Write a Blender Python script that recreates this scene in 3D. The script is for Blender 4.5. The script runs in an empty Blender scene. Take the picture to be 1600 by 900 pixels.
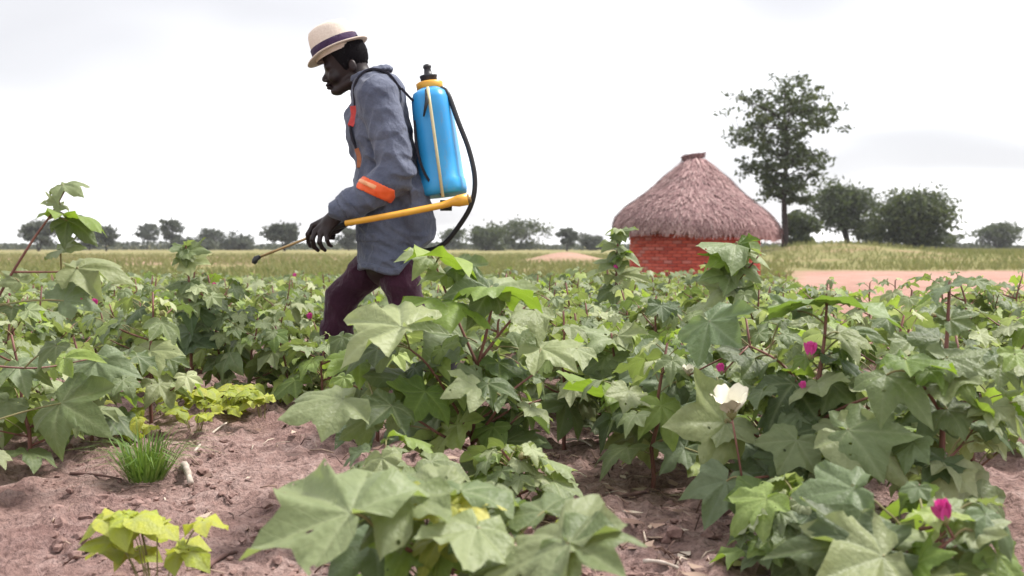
import bpy, bmesh, math, random
import numpy as np
from mathutils import Vector, Matrix

# ---------------------------------------------------------------- camera, sky, sun, exposure
S = bpy.context.scene
COL = S.collection
R = math.radians
CAMZ, F, HOR = 0.60, 1600.0, 383.0
PITCH = math.atan((450 - HOR) / F)
cam = bpy.data.cameras.new('camera'); camo = bpy.data.objects.new('camera', cam); COL.objects.link(camo)
camo.location = (0, 0, CAMZ); camo.rotation_euler = (math.pi / 2 - PITCH, 0, 0)
cam.sensor_width = 36; cam.lens = 36; cam.clip_start = 0.05; cam.clip_end = 6000
cam.dof.use_dof = True; cam.dof.focus_distance = 3.1; cam.dof.aperture_fstop = 5.0
S.camera = camo
S.render.resolution_x, S.render.resolution_y = 1024, 576
S.view_settings.view_transform = 'Standard'; S.view_settings.look = 'None'
S.view_settings.gamma = 1; S.view_settings.exposure = 1.58
try: S.view_settings.use_curve_mapping = False
except Exception: pass

SUN_EL, SUN_AZ = 56, 62          # azimuth measured from +Y (view direction) towards +X (right)
W = bpy.data.worlds.new('World'); S.world = W; W.use_nodes = True
nt = W.node_tree; nt.nodes.clear()
def N(t, typ, **kw):
    n = t.nodes.new(typ)
    for k, v in kw.items(): setattr(n, k, v)
    return n
out = N(nt, 'ShaderNodeOutputWorld'); bg = N(nt, 'ShaderNodeBackground')
sky = N(nt, 'ShaderNodeTexSky', sky_type='NISHITA', sun_disc=False)
sky.sun_elevation = R(SUN_EL); sky.sun_rotation = R(SUN_AZ)
skym = N(nt, 'ShaderNodeVectorMath', operation='SCALE'); skym.inputs['Scale'].default_value = 0.1
nt.links.new(sky.outputs[0], skym.inputs[0])
tc = N(nt, 'ShaderNodeTexCoord'); sep = N(nt, 'ShaderNodeSeparateXYZ'); nt.links.new(tc.outputs['Generated'], sep.inputs[0])
zadd = N(nt, 'ShaderNodeMath', operation='ADD'); zadd.inputs[1].default_value = 0.22; nt.links.new(sep.outputs[2], zadd.inputs[0])
zmx = N(nt, 'ShaderNodeMath', operation='MAXIMUM'); zmx.inputs[1].default_value = 0.12; nt.links.new(zadd.outputs[0], zmx.inputs[0])
comb = N(nt, 'ShaderNodeCombineXYZ')
for i in range(2):
    dv = N(nt, 'ShaderNodeMath', operation='DIVIDE'); nt.links.new(sep.outputs[i], dv.inputs[0]); nt.links.new(zmx.outputs[0], dv.inputs[1])
    nt.links.new(dv.outputs[0], comb.inputs[i])
cn = N(nt, 'ShaderNodeTexNoise'); cn.inputs['Scale'].default_value = 0.95; cn.inputs['Detail'].default_value = 2.5; cn.inputs['Roughness'].default_value = 0.5
cn.inputs['Distortion'].default_value = 0.4
mp = N(nt, 'ShaderNodeMapping'); mp.inputs['Location'].default_value = (3.7, 1.8, 0); nt.links.new(comb.outputs[0], mp.inputs[0]); nt.links.new(mp.outputs[0], cn.inputs['Vector'])
cr = N(nt, 'ShaderNodeValToRGB'); cr.color_ramp.interpolation = 'EASE'; e = cr.color_ramp.elements
e[0].position = 0.33; e[0].color = (0.288, 0.286, 0.296, 1); e[1].position = 0.66; e[1].color = (0.60, 0.60, 0.605, 1)
nt.links.new(cn.outputs[0], cr.inputs[0])
mx = N(nt, 'ShaderNodeMix', data_type='RGBA'); mx.inputs[0].default_value = 0.955
nt.links.new(skym.outputs[0], mx.inputs[6]); nt.links.new(cr.outputs[0], mx.inputs[7])
nt.links.new(mx.outputs[2], bg.inputs[0]); nt.links.new(bg.outputs[0], out.inputs[0])
bg.inputs[1].default_value = 1.0

sun = bpy.data.lights.new('sun', 'SUN'); sun.energy = 2.2; sun.angle = R(13); sun.color = (1.0, 0.96, 0.9)
suno = bpy.data.objects.new('sun', sun); COL.objects.link(suno)
sd = Vector((math.sin(R(SUN_AZ)) * math.cos(R(SUN_EL)), math.cos(R(SUN_AZ)) * math.cos(R(SUN_EL)), math.sin(R(SUN_EL))))
suno.rotation_euler = sd.to_track_quat('Z', 'Y').to_euler(); suno.location = (0, 0, 30)

# ---------------------------------------------------------------- helpers
def at(px, py, Y):
    """point at depth Y (metres along +Y) seen at photo pixel (px, py)"""
    u, v = (px - 800) / F, (450 - py) / F
    cp, sp = math.cos(PITCH), math.sin(PITCH)
    d = Vector((u, cp + v * sp, -sp + v * cp))
    return Vector((0, 0, CAMZ)) + d * (Y / d.y)
def sstep(a, b, x):
    t = np.clip((np.asarray(x, float) - a) / (b - a), 0, 1); return t * t * (3 - 2 * t)
def hash2(i, j, s):
    n = (i.astype(np.int64) * 374761393 + j.astype(np.int64) * 668265263 + s * 974634777) & 0x7fffffff
    n = ((n ^ (n >> 13)) * 1274126177) & 0x7fffffff
    return ((n ^ (n >> 16)) & 0xffff) / 65535.0
def vnoise(x, y, s=0):
    x = np.asarray(x, float); y = np.asarray(y, float)
    i, j = np.floor(x), np.floor(y); u, v = x - i, y - j
    u, v = u * u * (3 - 2 * u), v * v * (3 - 2 * v)
    a, b, c, d = hash2(i, j, s), hash2(i + 1, j, s), hash2(i, j + 1, s), hash2(i + 1, j + 1, s)
    return (a * (1 - u) + b * u) * (1 - v) + (c * (1 - u) + d * u) * v
def fbm(x, y, s=0, o=4):
    r = 0; a = 0.5; x = np.asarray(x, float); y = np.asarray(y, float)
    for k in range(o): r = r + a * vnoise(x, y, s + k); x = x * 2.03; y = y * 2.03; a *= 0.5
    return r
def gz_np(x, y):
    x = np.asarray(x, float); y = np.asarray(y, float)
    z = -0.46 * sstep(4.5, 21, y)
    z = z + 0.05 * (fbm(x * 0.6, y * 0.6, 5, 2) - 0.37) * sstep(0.2, 3, y)
    # the grassy rise on the right behind the bare yard, the red earth heap
    z = z + 0.75 * np.exp(-((x - 23.5) / 5.5) ** 2 - ((y - 75) / 9) ** 2)
    z = z + 0.45 * sstep(10, 22, x) * sstep(46, 62, y) * (1 - sstep(100, 200, y))
    return z
def gz(x, y): return float(gz_np(x, y))

def tag(o, label=None, cat=None, group=None, kind=None):
    if label: o['label'] = label
    if cat: o['category'] = cat
    if group: o['group'] = group
    if kind: o['kind'] = kind
    return o
def link(name, data, parent=None):
    o = bpy.data.objects.new(name, data); COL.objects.link(o)
    if parent is not None: o.parent = parent
    return o
def empty(name, loc=(0, 0, 0)):
    o = bpy.data.objects.new(name, None); COL.objects.link(o); o.location = loc; o.empty_display_size = 0.1
    return o
def mesh(name, verts, faces, mat=None, smooth=True, attrs=None):
    me = bpy.data.meshes.new(name)
    me.from_pydata([tuple(map(float, v)) for v in verts] if not isinstance(verts, np.ndarray) else verts.tolist(), [], faces if not isinstance(faces, np.ndarray) else faces.tolist())
    if smooth: me.polygons.foreach_set('use_smooth', np.ones(len(me.polygons), bool))
    if attrs:
        for k, a in attrs.items():
            at_ = me.attributes.new(k, 'FLOAT', 'POINT'); at_.data.foreach_set('value', np.asarray(a, np.float32))
    if mat: me.materials.append(mat)
    me.update()
    return me
class Geo:
    """collects triangles / quads into one mesh"""
    def __init__(s): s.v, s.f, s.t = [], [], []
    def add(s, v, f, t=0.0):
        b = len(s.v); s.v += [tuple(p) for p in v]; s.f += [tuple(i + b for i in q) for q in f]; s.t += [t] * len(v)
    def tube(s, pts, rad, n=6, t=0.0, caps=True):
        pts = [Vector(p) for p in pts]; V = []; Fc = []
        m = len(pts); rad = rad if hasattr(rad, '__len__') else [rad] * m
        ref = Vector((0.31, 0.87, 0.2)).normalized()
        for i, p in enumerate(pts):
            d = (pts[min(i + 1, m - 1)] - pts[max(i - 1, 0)]).normalized()
            a = d.cross(ref)
            if a.length < 1e-3: a = d.cross(Vector((1, 0, 0)))
            a.normalize(); b = d.cross(a)
            for k in range(n):
                w = 2 * math.pi * k / n; V.append(p + (a * math.cos(w) + b * math.sin(w)) * rad[i])
        for i in range(m - 1):
            for k in range(n):
                Fc.append((i * n + k, i * n + (k + 1) % n, (i + 1) * n + (k + 1) % n, (i + 1) * n + k))
        if caps: Fc.append(tuple(range(n - 1, -1, -1))); Fc.append(tuple((m - 1) * n + k for k in range(n)))
        s.add(V, Fc, t)
    def mesh(s, name, mat, smooth=True): return mesh(name, s.v, s.f, mat, smooth, {'tint': s.t})
def bez(p0, p1, p2, n=6):
    p0, p1, p2 = Vector(p0), Vector(p1), Vector(p2)
    return [p0 * (1 - t) ** 2 + p1 * 2 * t * (1 - t) + p2 * t * t for t in [i / n for i in range(n + 1)]]
def crom(P, n=8):
    P = [Vector(p) for p in P]; Q = [P[0] * 2 - P[1]] + P + [P[-1] * 2 - P[-2]]; o = []
    for i in range(1, len(Q) - 2):
        for k in range(n):
            t = k / n; a, b, c, d = Q[i - 1], Q[i], Q[i + 1], Q[i + 2]
            o.append(0.5 * ((2 * b) + (c - a) * t + (2 * a - 5 * b + 4 * c - d) * t * t + (3 * b - a - 3 * c + d) * t ** 3))
    o.append(P[-1]); return o

# ---------------------------------------------------------------- materials
def mat(name):
    m = bpy.data.materials.new(name); m.use_nodes = True; t = m.node_tree; t.nodes.clear()
    o = N(t, 'ShaderNodeOutputMaterial'); p = N(t, 'ShaderNodeBsdfPrincipled'); t.links.new(p.outputs[0], o.inputs[0])
    return m, t, p, o
def ramp(t, src, stops):
    r = N(t, 'ShaderNodeValToRGB'); e = r.color_ramp.elements
    while len(e) < len(stops): e.new(0.5)
    for el, (pos, c) in zip(e, stops): el.position = pos; el.color = (*c, 1)
    if src is not None: t.links.new(src, r.inputs[0])
    return r.outputs[0]
def noise(t, scale, detail=4, rough=0.55, coord='Object', stretch=None):
    c = N(t, 'ShaderNodeTexCoord'); n = N(t, 'ShaderNodeTexNoise'); s = c.outputs[coord]
    if stretch:
        m = N(t, 'ShaderNodeMapping'); m.inputs['Scale'].default_value = stretch; t.links.new(s, m.inputs[0]); s = m.outputs[0]
    t.links.new(s, n.inputs['Vector']); n.inputs['Scale'].default_value = scale; n.inputs['Detail'].default_value = detail; n.inputs['Roughness'].default_value = rough
    return n.outputs[0]
def attr(t, name):
    a = N(t, 'ShaderNodeAttribute', attribute_name=name); return a.outputs['Fac']
def math_(t, op, a, b):
    m = N(t, 'ShaderNodeMath', operation=op)
    for i, x in enumerate((a, b)):
        if isinstance(x, (int, float)): m.inputs[i].default_value = x
        elif x is not None: t.links.new(x, m.inputs[i])
    return m.outputs[0]
def mixc(t, fac, a, b, blend='MIX'):
    m = N(t, 'ShaderNodeMix', data_type='RGBA', blend_type=blend)
    for i, x in ((0, fac), (6, a), (7, b)):
        if isinstance(x, (int, float)): m.inputs[i].default_value = x
        elif isinstance(x, tuple): m.inputs[i].default_value = (*x, 1)
        else: t.links.new(x, m.inputs[i])
    return m.outputs[2]
def bump(t, p, h, strength=0.4, dist=0.01):
    b = N(t, 'ShaderNodeBump'); b.inputs['Strength'].default_value = strength; b.inputs['Distance'].default_value = dist
    t.links.new(h, b.inputs['Height']); t.links.new(b.outputs[0], p.inputs['Normal'])
def simple(name, c1, c2, scale=30, rough=0.7, bstr=0.3, bdist=0.004, spec=0.3, metal=0.0, stretch=None, detail=5):
    m, t, p, o = mat(name); n = noise(t, scale, detail, 0.6, stretch=stretch)
    t.links.new(ramp(t, n, [(0.3, c1), (0.7, c2)]), p.inputs['Base Color'])
    p.inputs['Roughness'].default_value = rough; p.inputs['Specular IOR Level'].default_value = spec; p.inputs['Metallic'].default_value = metal
    if bstr: bump(t, p, n, bstr, bdist)
    return m
def leafmat(name, stops, trans, tfac=0.35, rough=0.5, spec=0.36, under=(0.16, 0.2, 0.075), holes=False):
    m, t, p, o = mat(name)
    oi = N(t, 'ShaderNodeObjectInfo')
    rnd = math_(t, 'FRACT', math_(t, 'ADD', oi.outputs['Random'], attr(t, 'tint')), None)
    base = ramp(t, rnd, stops)
    n = noise(t, 7, 3)
    base = mixc(t, 0.5, base, mixc(t, n, (0.35, 0.42, 0.3), (1.5, 1.45, 1.5)), 'MULTIPLY')
    n2 = noise(t, 3.2, 6, 0.7)
    base = mixc(t, ramp(t, n2, [(0.62, (0, 0, 0)), (0.72, (0.35, 0.35, 0.35))]), base, (0.2, 0.17, 0.06))
    base = mixc(t, math_(t, 'MULTIPLY', attr(t, 'vein'), 0.55), base, (0.30, 0.34, 0.19))
    fr = math_(t, 'FRACT', math_(t, 'ADD', math_(t, 'MULTIPLY', math_(t, 'SUBTRACT', attr(t, 'va'), math_(t, 'MULTIPLY', attr(t, 'vb'), 1.1)), 6.3), math_(t, 'MULTIPLY', n, 0.35)), None)
    v2 = ramp(t, fr, [(0.40, (0, 0, 0)), (0.47, (1, 1, 1)), (0.54, (0, 0, 0))]); v2 = math_(t, 'MULTIPLY', v2, math_(t, 'GREATER_THAN', attr(t, 'va'), 0.03))
    base = mixc(t, math_(t, 'MULTIPLY', v2, 0.28), base, (0.28, 0.32, 0.17))
    base = mixc(t, 1.0, base, oi.outputs['Color'], 'MULTIPLY')
    geo = N(t, 'ShaderNodeNewGeometry')
    und = mixc(t, 1.0, under, oi.outputs['Color'], 'MULTIPLY')
    col = mixc(t, math_(t, 'MULTIPLY', geo.outputs['Backfacing'], 0.65), base, und)
    t.links.new(col, p.inputs['Base Color']); p.inputs['Roughness'].default_value = rough; p.inputs['Specular IOR Level'].default_value = spec
    vn = N(t, 'ShaderNodeTexVoronoi'); vn.inputs['Scale'].default_value = 16; tcn = N(t, 'ShaderNodeTexCoord'); t.links.new(tcn.outputs['Object'], vn.inputs['Vector'])
    bump(t, p, math_(t, 'ADD', math_(t, 'MULTIPLY', vn.outputs[0], 0.35), math_(t, 'SUBTRACT', math_(t, 'MULTIPLY', n, 1.4), math_(t, 'MULTIPLY', v2, 0.25))), 0.24, 0.014)
    tr = N(t, 'ShaderNodeBsdfTranslucent'); t.links.new(mixc(t, 1.0, mixc(t, 0.55, col, trans), oi.outputs['Color'], 'MULTIPLY'), tr.inputs[0])
    ms = N(t, 'ShaderNodeMixShader'); ms.inputs[0].default_value = tfac
    t.links.new(p.outputs[0], ms.inputs[1]); t.links.new(tr.outputs[0], ms.inputs[2])
    if holes:
        hn = N(t, 'ShaderNodeTexVoronoi'); hn.inputs['Scale'].default_value = 5.5; hadd = N(t, 'ShaderNodeVectorMath', operation='ADD'); t.links.new(tcn.outputs['Object'], hadd.inputs[0])
        hc_ = N(t, 'ShaderNodeCombineXYZ'); t.links.new(math_(t, 'MULTIPLY', oi.outputs['Random'], 40.0), hc_.inputs[0]); t.links.new(hc_.outputs[0], hadd.inputs[1]); t.links.new(hadd.outputs[0], hn.inputs['Vector'])
        sc = N(t, 'ShaderNodeSeparateColor'); t.links.new(hn.outputs['Color'], sc.inputs[0])
        rad = math_(t, 'MULTIPLY', math_(t, 'MAXIMUM', math_(t, 'SUBTRACT', sc.outputs[0], 0.72), 0.0), 0.85)
        hole = math_(t, 'LESS_THAN', math_(t, 'ADD', hn.outputs['Distance'], math_(t, 'MULTIPLY', n2, 0.12)), math_(t, 'ADD', rad, 0.02))
        tp = N(t, 'ShaderNodeBsdfTransparent'); m2 = N(t, 'ShaderNodeMixShader'); t.links.new(hole, m2.inputs[0]); t.links.new(ms.outputs[0], m2.inputs[1]); t.links.new(tp.outputs[0], m2.inputs[2]); t.links.new(m2.outputs[0], o.inputs[0])
    else: t.links.new(ms.outputs[0], o.inputs[0])
    return m
M = {}
M['leaf'] = leafmat('cotton_leaf', [(0.0, (0.066, 0.095, 0.040)), (0.25, (0.138, 0.182, 0.080)), (0.55, (0.208, 0.25, 0.122)), (0.85, (0.28, 0.315, 0.165)), (1.0, (0.285, 0.318, 0.15))], (0.28, 0.37, 0.05), 0.4, holes=True)
M['field'] = leafmat('field_leaf', [(0.0, (0.08, 0.12, 0.05)), (0.35, (0.14, 0.19, 0.085)), (0.7, (0.21, 0.25, 0.12)), (1.0, (0.27, 0.27, 0.13))], (0.26, 0.36, 0.06))
M['weed'] = leafmat('weed_leaf', [(0.0, (0.26, 0.33, 0.035)), (0.5, (0.40, 0.46, 0.05)), (1.0, (0.50, 0.50, 0.08))], (0.6, 0.62, 0.04), 0.4, 0.5, 0.35, (0.3, 0.36, 0.07))
M['tree'] = leafmat('tree_leaf', [(0.0, (0.030, 0.044, 0.022)), (0.6, (0.060, 0.082, 0.034)), (1.0, (0.11, 0.13, 0.045))], (0.12, 0.16, 0.03), 0.3, 0.55, 0.3, (0.05, 0.065, 0.04))
M['farleaf'] = leafmat('far_tree_leaf', [(0.0, (0.06, 0.075, 0.07)), (0.6, (0.085, 0.10, 0.085)), (1.0, (0.12, 0.13, 0.09))], (0.12, 0.14, 0.07), 0.25, 0.7, 0.2, (0.08, 0.09, 0.07))
M['grass'] = leafmat('grass_blade', [(0.0, (0.12, 0.165, 0.05)), (0.5, (0.19, 0.215, 0.08)), (1.0, (0.28, 0.265, 0.12))], (0.3, 0.32, 0.08), 0.25, 0.6, 0.2, (0.2, 0.2, 0.09))
M['tuft'] = leafmat('grass_tuft', [(0.0, (0.09, 0.16, 0.03)), (0.5, (0.14, 0.23, 0.05)), (1.0, (0.2, 0.28, 0.07))], (0.25, 0.4, 0.04), 0.3, 0.5, 0.3, (0.12, 0.2, 0.05))
M['stem'] = simple('green_stem', (0.19, 0.15, 0.075), (0.24, 0.24, 0.10), 18, 0.6, 0.2, 0.002)
M['redstem'] = simple('red_stem', (0.12, 0.05, 0.042), (0.25, 0.115, 0.09), 14, 0.55, 0.2, 0.002)
M['bark'] = simple('bark', (0.02, 0.014, 0.016), (0.06, 0.045, 0.042), 6, 0.9, 0.8, 0.05, 0.1)
M['petal_pink'] = simple('pink_petal', (0.55, 0.04, 0.25), (0.75, 0.12, 0.42), 40, 0.5, 0.1, 0.002)
M['petal_white'] = simple('cream_petal', (0.66, 0.62, 0.48), (0.74, 0.71, 0.60), 30, 0.5, 0.1, 0.002)
M['stick'] = simple('dry_stick', (0.32, 0.26, 0.22), (0.55, 0.48, 0.42), 40, 0.85, 0.4, 0.003, stretch=(1, 1, 0.1))
M['twig'] = simple('dark_twig', (0.07, 0.04, 0.035), (0.16, 0.09, 0.08), 40, 0.85, 0.4, 0.003)
M['clod'] = simple('soil_clod', (0.14, 0.082, 0.072), (0.33, 0.22, 0.195), 60, 0.95, 0.8, 0.008, 0.1)

# ---------------------------------------------------------------- ground
def ground_mat():
    m, t, p, o = mat('soil_and_field')
    n1 = noise(t, 1.7, 6, 0.6); n2 = noise(t, 14, 6, 0.7); n3 = noise(t, 70, 5, 0.7)
    soil = ramp(t, n2, [(0.25, (0.15, 0.088, 0.077)), (0.48, (0.345, 0.23, 0.205)), (0.70, (0.49, 0.36, 0.33))])
    soil = mixc(t, 0.75, soil, ramp(t, n3, [(0.32, (0.22, 0.18, 0.19)), (0.5, (1, 1, 1)), (0.7, (1.4, 1.35, 1.33))]), 'MULTIPLY')
    soil = mixc(t, ramp(t, n1, [(0.45, (0, 0, 0)), (0.65, (0.55, 0.55, 0.55))]), soil, mixc(t, n3, (0.16, 0.085, 0.078), (0.30, 0.18, 0.165)))
    gn = noise(t, 0.22, 8, 0.7); gn2 = noise(t, 2.5, 6, 0.75)
    grass = ramp(t, gn2, [(0.3, (0.115, 0.125, 0.045)), (0.5, (0.20, 0.195, 0.075)), (0.68, (0.30, 0.25, 0.13))])
    grass = mixc(t, ramp(t, gn, [(0.50, (0, 0, 0)), (0.66, (0.8, 0.8, 0.8))]), grass, (0.32, 0.20, 0.135))
    dirt = ramp(t, noise(t, 0.8, 7, 0.65), [(0.3, (0.34, 0.19, 0.15)), (0.7, (0.47, 0.30, 0.25))])
    dirt = mixc(t, 0.4, dirt, ramp(t, gn2, [(0.3, (0.6, 0.55, 0.5)), (0.7, (1.2, 1.2, 1.2))]), 'MULTIPLY')
    c = mixc(t, attr(t, 'grassy'), soil, grass); c = mixc(t, attr(t, 'bare'), c, dirt)
    t.links.new(c, p.inputs['Base Color']); p.inputs['Roughness'].default_value = 0.95; p.inputs['Specular IOR Level'].default_value = 0.12
    bump(t, p, math_(t, 'ADD', math_(t, 'MULTIPLY', n2, 1.5), n3), 1.0, 0.022)
    return m
def graded(a, b, fine, grow, lim_lo, lim_hi):
    c = list(np.arange(a, b, fine)); s = fine; x = c[-1]
    while x < lim_hi: s *= grow; x += s; c.append(x)
    s = fine; x = c[0]; lo = []
    while x > lim_lo: s *= grow; x -= s; lo.append(x)
    return np.array(lo[::-1] + c)
def yard(x, y):
    """bare trodden earth beside the hut (1 inside)"""
    px = 800 + 1600 * np.asarray(x, float) / np.maximum(np.asarray(y, float), 1)
    w = fbm(np.asarray(x) * 0.35, np.asarray(y) * 0.2, 31, 3) * 5
    return sstep(1225, 1290, px + w * 8) * sstep(5.2, 7.0, y + w * .2) * (1 - sstep(42, 46, y + w * 0.8))
gx = graded(-2.6, 2.4, 0.017, 1.055, -4000, 4000); gy = graded(0.9, 5.2, 0.017, 1.05, -60, 5000)
X, Y = np.meshgrid(gx, gy); Z = gz_np(X, Y)
near = (1 - sstep(6, 12, Y)) * (1 - sstep(3.5, 7, np.abs(X)))
cl = fbm(X * 9, Y * 9, 11, 4); cl2 = fbm(X * 26, Y * 26, 17, 3)
Z = Z + near * (0.075 * (fbm(X * 2.6, Y * 2.6, 3, 3) - 0.42) + 0.045 * (np.abs(cl - 0.47) * -1 + 0.08) + 0.06 * np.clip(cl2 - 0.48, 0, 1) + 0.03 * (cl2 - .45))
bare = yard(X, Y)
heap = np.exp(-((X - 3.2) / 2.3) ** 2 - ((Y - 62) / 5) ** 2); Z = Z + 0.62 * heap; bare = np.maximum(bare, np.clip(heap * 1.3, 0, 0.85))
strip = sstep(-9, -17, X) * sstep(52, 60, Y) * (1 - sstep(85, 100, Y)) * 0.65; bare = np.maximum(bare, strip)
hutd = np.hypot(X - 4.52, Y - 25.4); bare = np.maximum(bare, 1 - sstep(2.2, 3.6, hutd))
grassy = sstep(13, 24, Y)
ny, nx = X.shape
idx = np.arange(ny * nx).reshape(ny, nx)
fc = np.stack([idx[:-1, :-1], idx[:-1, 1:], idx[1:, 1:], idx[1:, :-1]], -1).reshape(-1, 4)
gm = mesh('ground', np.stack([X, Y, Z], -1).reshape(-1, 3), fc, ground_mat(), True, {'grassy': grassy.ravel(), 'bare': bare.ravel()})
ground = link('ground', gm); tag(ground, 'pinkish brown soil of the cotton field running to the horizon', 'ground', kind='structure')

# ---------------------------------------------------------------- leaf meshes
CTRL = [(0, 1.0), (27, 0.60), (52, 0.88), (82, 0.52), (110, 0.58), (145, 0.36), (168, 0.20), (180, 0.05)]
VEINS = [0, 52, 110]
def outline(ph, c):
    for (a, ra), (b, rb) in zip(c[:-1], c[1:]):
        if a <= ph <= b:
            t = (ph - a) / (b - a)
            if ra > rb: t = t ** 0.80 if ph < 120 else t ** 1.2
            else: t = 1 - (1 - t) ** 0.80
            return ra + (rb - ra) * t
    return c[-1][1]
def cotton_leaf(seed, hi=True, ovate=False):
    rg = random.Random(seed); c = []
    for a, r in CTRL:
        if ovate: r = {0: 1, 27: 0.72, 52: 0.5, 82: 0.38, 110: 0.33, 145: 0.27, 168: 0.17, 180: 0.06}[a]
        c.append((a, r * rg.uniform(0.93, 1.07) if 0 < a < 180 else r))
    if hi: half = [0, 2.5, 8, 15, 22, 27, 33, 40, 47, 49.8, 52, 54.2, 60, 68, 75, 82, 90, 99, 106, 110, 114, 125, 138, 152, 168, 180]; rings = [0.12, 0.3, 0.5, 0.68, 0.84, 0.94, 1.0]
    else: half = [0, 27, 52, 82, 110, 150, 180]; rings = [0.5, 1.0]
    fold = rg.uniform(0.22, 0.55); droop = rg.uniform(0.05, 0.45); cup = rg.uniform(-0.25, 0.35); wav = rg.uniform(0.03, 0.075); w0 = rg.uniform(0, 6)
    twist = rg.uniform(-0.35, 0.35); side = [rg.uniform(-0.4, 0.3) for _ in (0, 1)]
    curl = [rg.uniform(-0.5, 0.9) for _ in range(5)]; yaw = [rg.uniform(-0.12, 0.12) for _ in range(5)]
    angs = [-a for a in half[::-1][:-1]] + half[:-1] if False else [-a for a in half[::-1]] + half[1:]
    V = [(0, 0, 0)]; vein = [1.0]; va = [0.0]; vb = [0.0]; n = len(angs)
    for q in rings:
        for a in angs:
            ab = abs(a); r = outline(ab, c) * q
            x, y = math.sin(R(a)) * r, math.cos(R(a)) * r
            dv = min(abs(ab - v) for v in VEINS); vd = r * math.sin(R(min(dv, 60)))
            z = fold * vd * (1.0 if not ovate else 0.7) - droop * r * r * (0.6 + 0.4 * math.cos(R(a))) + cup * x * x + twist * x * y
            z += side[0 if a < 0 else 1] * abs(x) * r
            lb = min(range(5), key=lambda i_: abs(a - (-110, -52, 0, 52, 110)[i_])); z -= curl[lb] * max(0, q - 0.45) ** 2 * r * 0.9
            x += yaw[lb] * max(0, q - 0.4) * r
            z += wav * q ** 3 * math.sin(a * 0.13 + w0) + 0.5 * wav * q ** 3 * math.sin(a * 0.31 + 2 * w0)
            va.append(r * math.cos(R(min(dv, 60)))); vb.append(vd); V.append((x, y, z)); wd = 0.018 * (1.15 - q)
            vein.append(max(0.0, 1 - vd / (0.028 + wd)) * (1 - 0.55 * q) if (dv < 12 and ab < 125) else 0)
    fcs = [(0, 1 + i + 1, 1 + i) for i in range(n - 1)]
    for k in range(len(rings) - 1):
        for i in range(n - 1):
            a = 1 + k * n + i; fcs.append((a, a + 1, a + 1 + n, a + n))
    fcs = [tuple(reversed(f)) for f in fcs] if False else fcs
    return V, fcs, vein, va, vb
def fix_up(V, Fc):
    # make face normals point to +z on average
    a, b, c_ = (Vector(V[i]) for i in Fc[len(Fc) // 2][:3])
    if (b - a).cross(c_ - a).z < 0: Fc = [tuple(reversed(f)) for f in Fc]
    return Fc
HI, LO, LOG, WHI = [], [], [], []
for k in range(16):
    V, Fc, ve, va, vb = cotton_leaf(100 + k); HI.append(mesh('cotton_leaf', V, fix_up(V, Fc), M['leaf'], True, {'vein': ve, 'va': va, 'vb': vb}))
for k in range(6):
    V, Fc, ve, _, _ = cotton_leaf(200 + k, False); Fc = fix_up(V, Fc); LO.append(mesh('cotton_leaf_small', V, Fc, M['leaf'], True, {'vein': [v * 0.5 for v in ve]})); LOG.append((np.array(V), Fc))
for k in range(4):
    V, Fc, ve, _, _ = cotton_leaf(300 + k, False, True); WHI.append(mesh('weed_leaf', V, fix_up(V, Fc), M['weed'], True, {'vein': ve}))

def leaf_matrix(base, tip, n, w=1.0):
    base, tip, n = Vector(base), Vector(tip), Vector(n)
    a = tip - base; L = a.length; a.normalize()
    n = n - a * n.dot(a)
    if n.length < 1e-4: n = Vector((0, -1, 0.3)) - a * a.dot(Vector((0, -1, 0.3)))
    n.normalize(); x = a.cross(n)
    m = Matrix.Identity(4)
    for i in range(3): m[i][0] = x[i] * L * w; m[i][1] = a[i] * L; m[i][2] = n[i] * L; m[i][3] = base[i]
    return m
def put_leaf(parent, mtx, me, color=None, name='leaf'):
    o = bpy.data.objects.new(name, me); COL.objects.link(o); o.parent = parent; o.matrix_basis = mtx
    if color: o.color = (*color, 1)
    return o

# ---------------------------------------------------------------- cotton plants
rng = random.Random(7)
def rv(r, s): return Vector((r.uniform(-s, s), r.uniform(-s, s), r.uniform(-s, s)))
def stem_obj(root, pts, r0, r1, m, name='stem', n=6):
    g = Geo(); k = len(pts); g.tube(pts, [r0 + (r1 - r0) * i / (k - 1) for i in range(k)], n); return link(name, g.mesh(name, m), root)
def flower(root, p, size, axis, kind, name='flower'):
    """five overlapping petals on a green calyx"""
    axis = Vector(axis).normalized(); q = axis.to_track_quat('Z', 'Y').to_matrix().to_4x4()
    fl = link(name, None, root); fl.matrix_basis = Matrix.Translation(p) @ q
    opening = 1.05 if kind == 'white' else 0.28
    V, Fc = [], []; nu, nv = 6, 6
    for i in range(nu + 1):
        for j in range(nv + 1):
            u = i / nu; v = (j / nv - 0.5) * 2
            wdt = 0.42 * math.sin(math.pi * min(1, u * 0.55 + 0.12)) * (1 if u < .85 else 0.9)
            r = 0.05 + opening * u ** 1.3 * 0.6; a = v * wdt / (r + 0.25)
            x = (r + 0.05 * v * v) * math.cos(a) ; y = (r + 0.25) * math.sin(a); z = u * 0.95 - 0.10 * v * v * u + 0.05 * math.sin(5 * v + i)
            V.append((x * size, y * size, z * size))
    for i in range(nu):
        for j in range(nv):
            a = i * (nv + 1) + j; Fc.append((a, a + 1, a + nv + 2, a + nv + 1))
    pm = mesh('petal', V, Fc, M['petal_white' if kind == 'white' else 'petal_pink'])
    for k in range(5):
        o = link('petal', pm, fl); o.matrix_basis = Matrix.Rotation(2 * math.pi * k / 5, 4, 'Z') @ Matrix.Rotation(0.12, 4, 'X')
    g = Geo(); g.tube([(0, 0, -0.3 * size), (0, 0, -0.1 * size), (0, 0, 0.12 * size), (0, 0, 0.3 * size)], [0.05 * size, 0.2 * size, 0.22 * size, 0.13 * size], 8)
    link('calyx', g.mesh('calyx', M['stem']), fl)
    return fl
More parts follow.
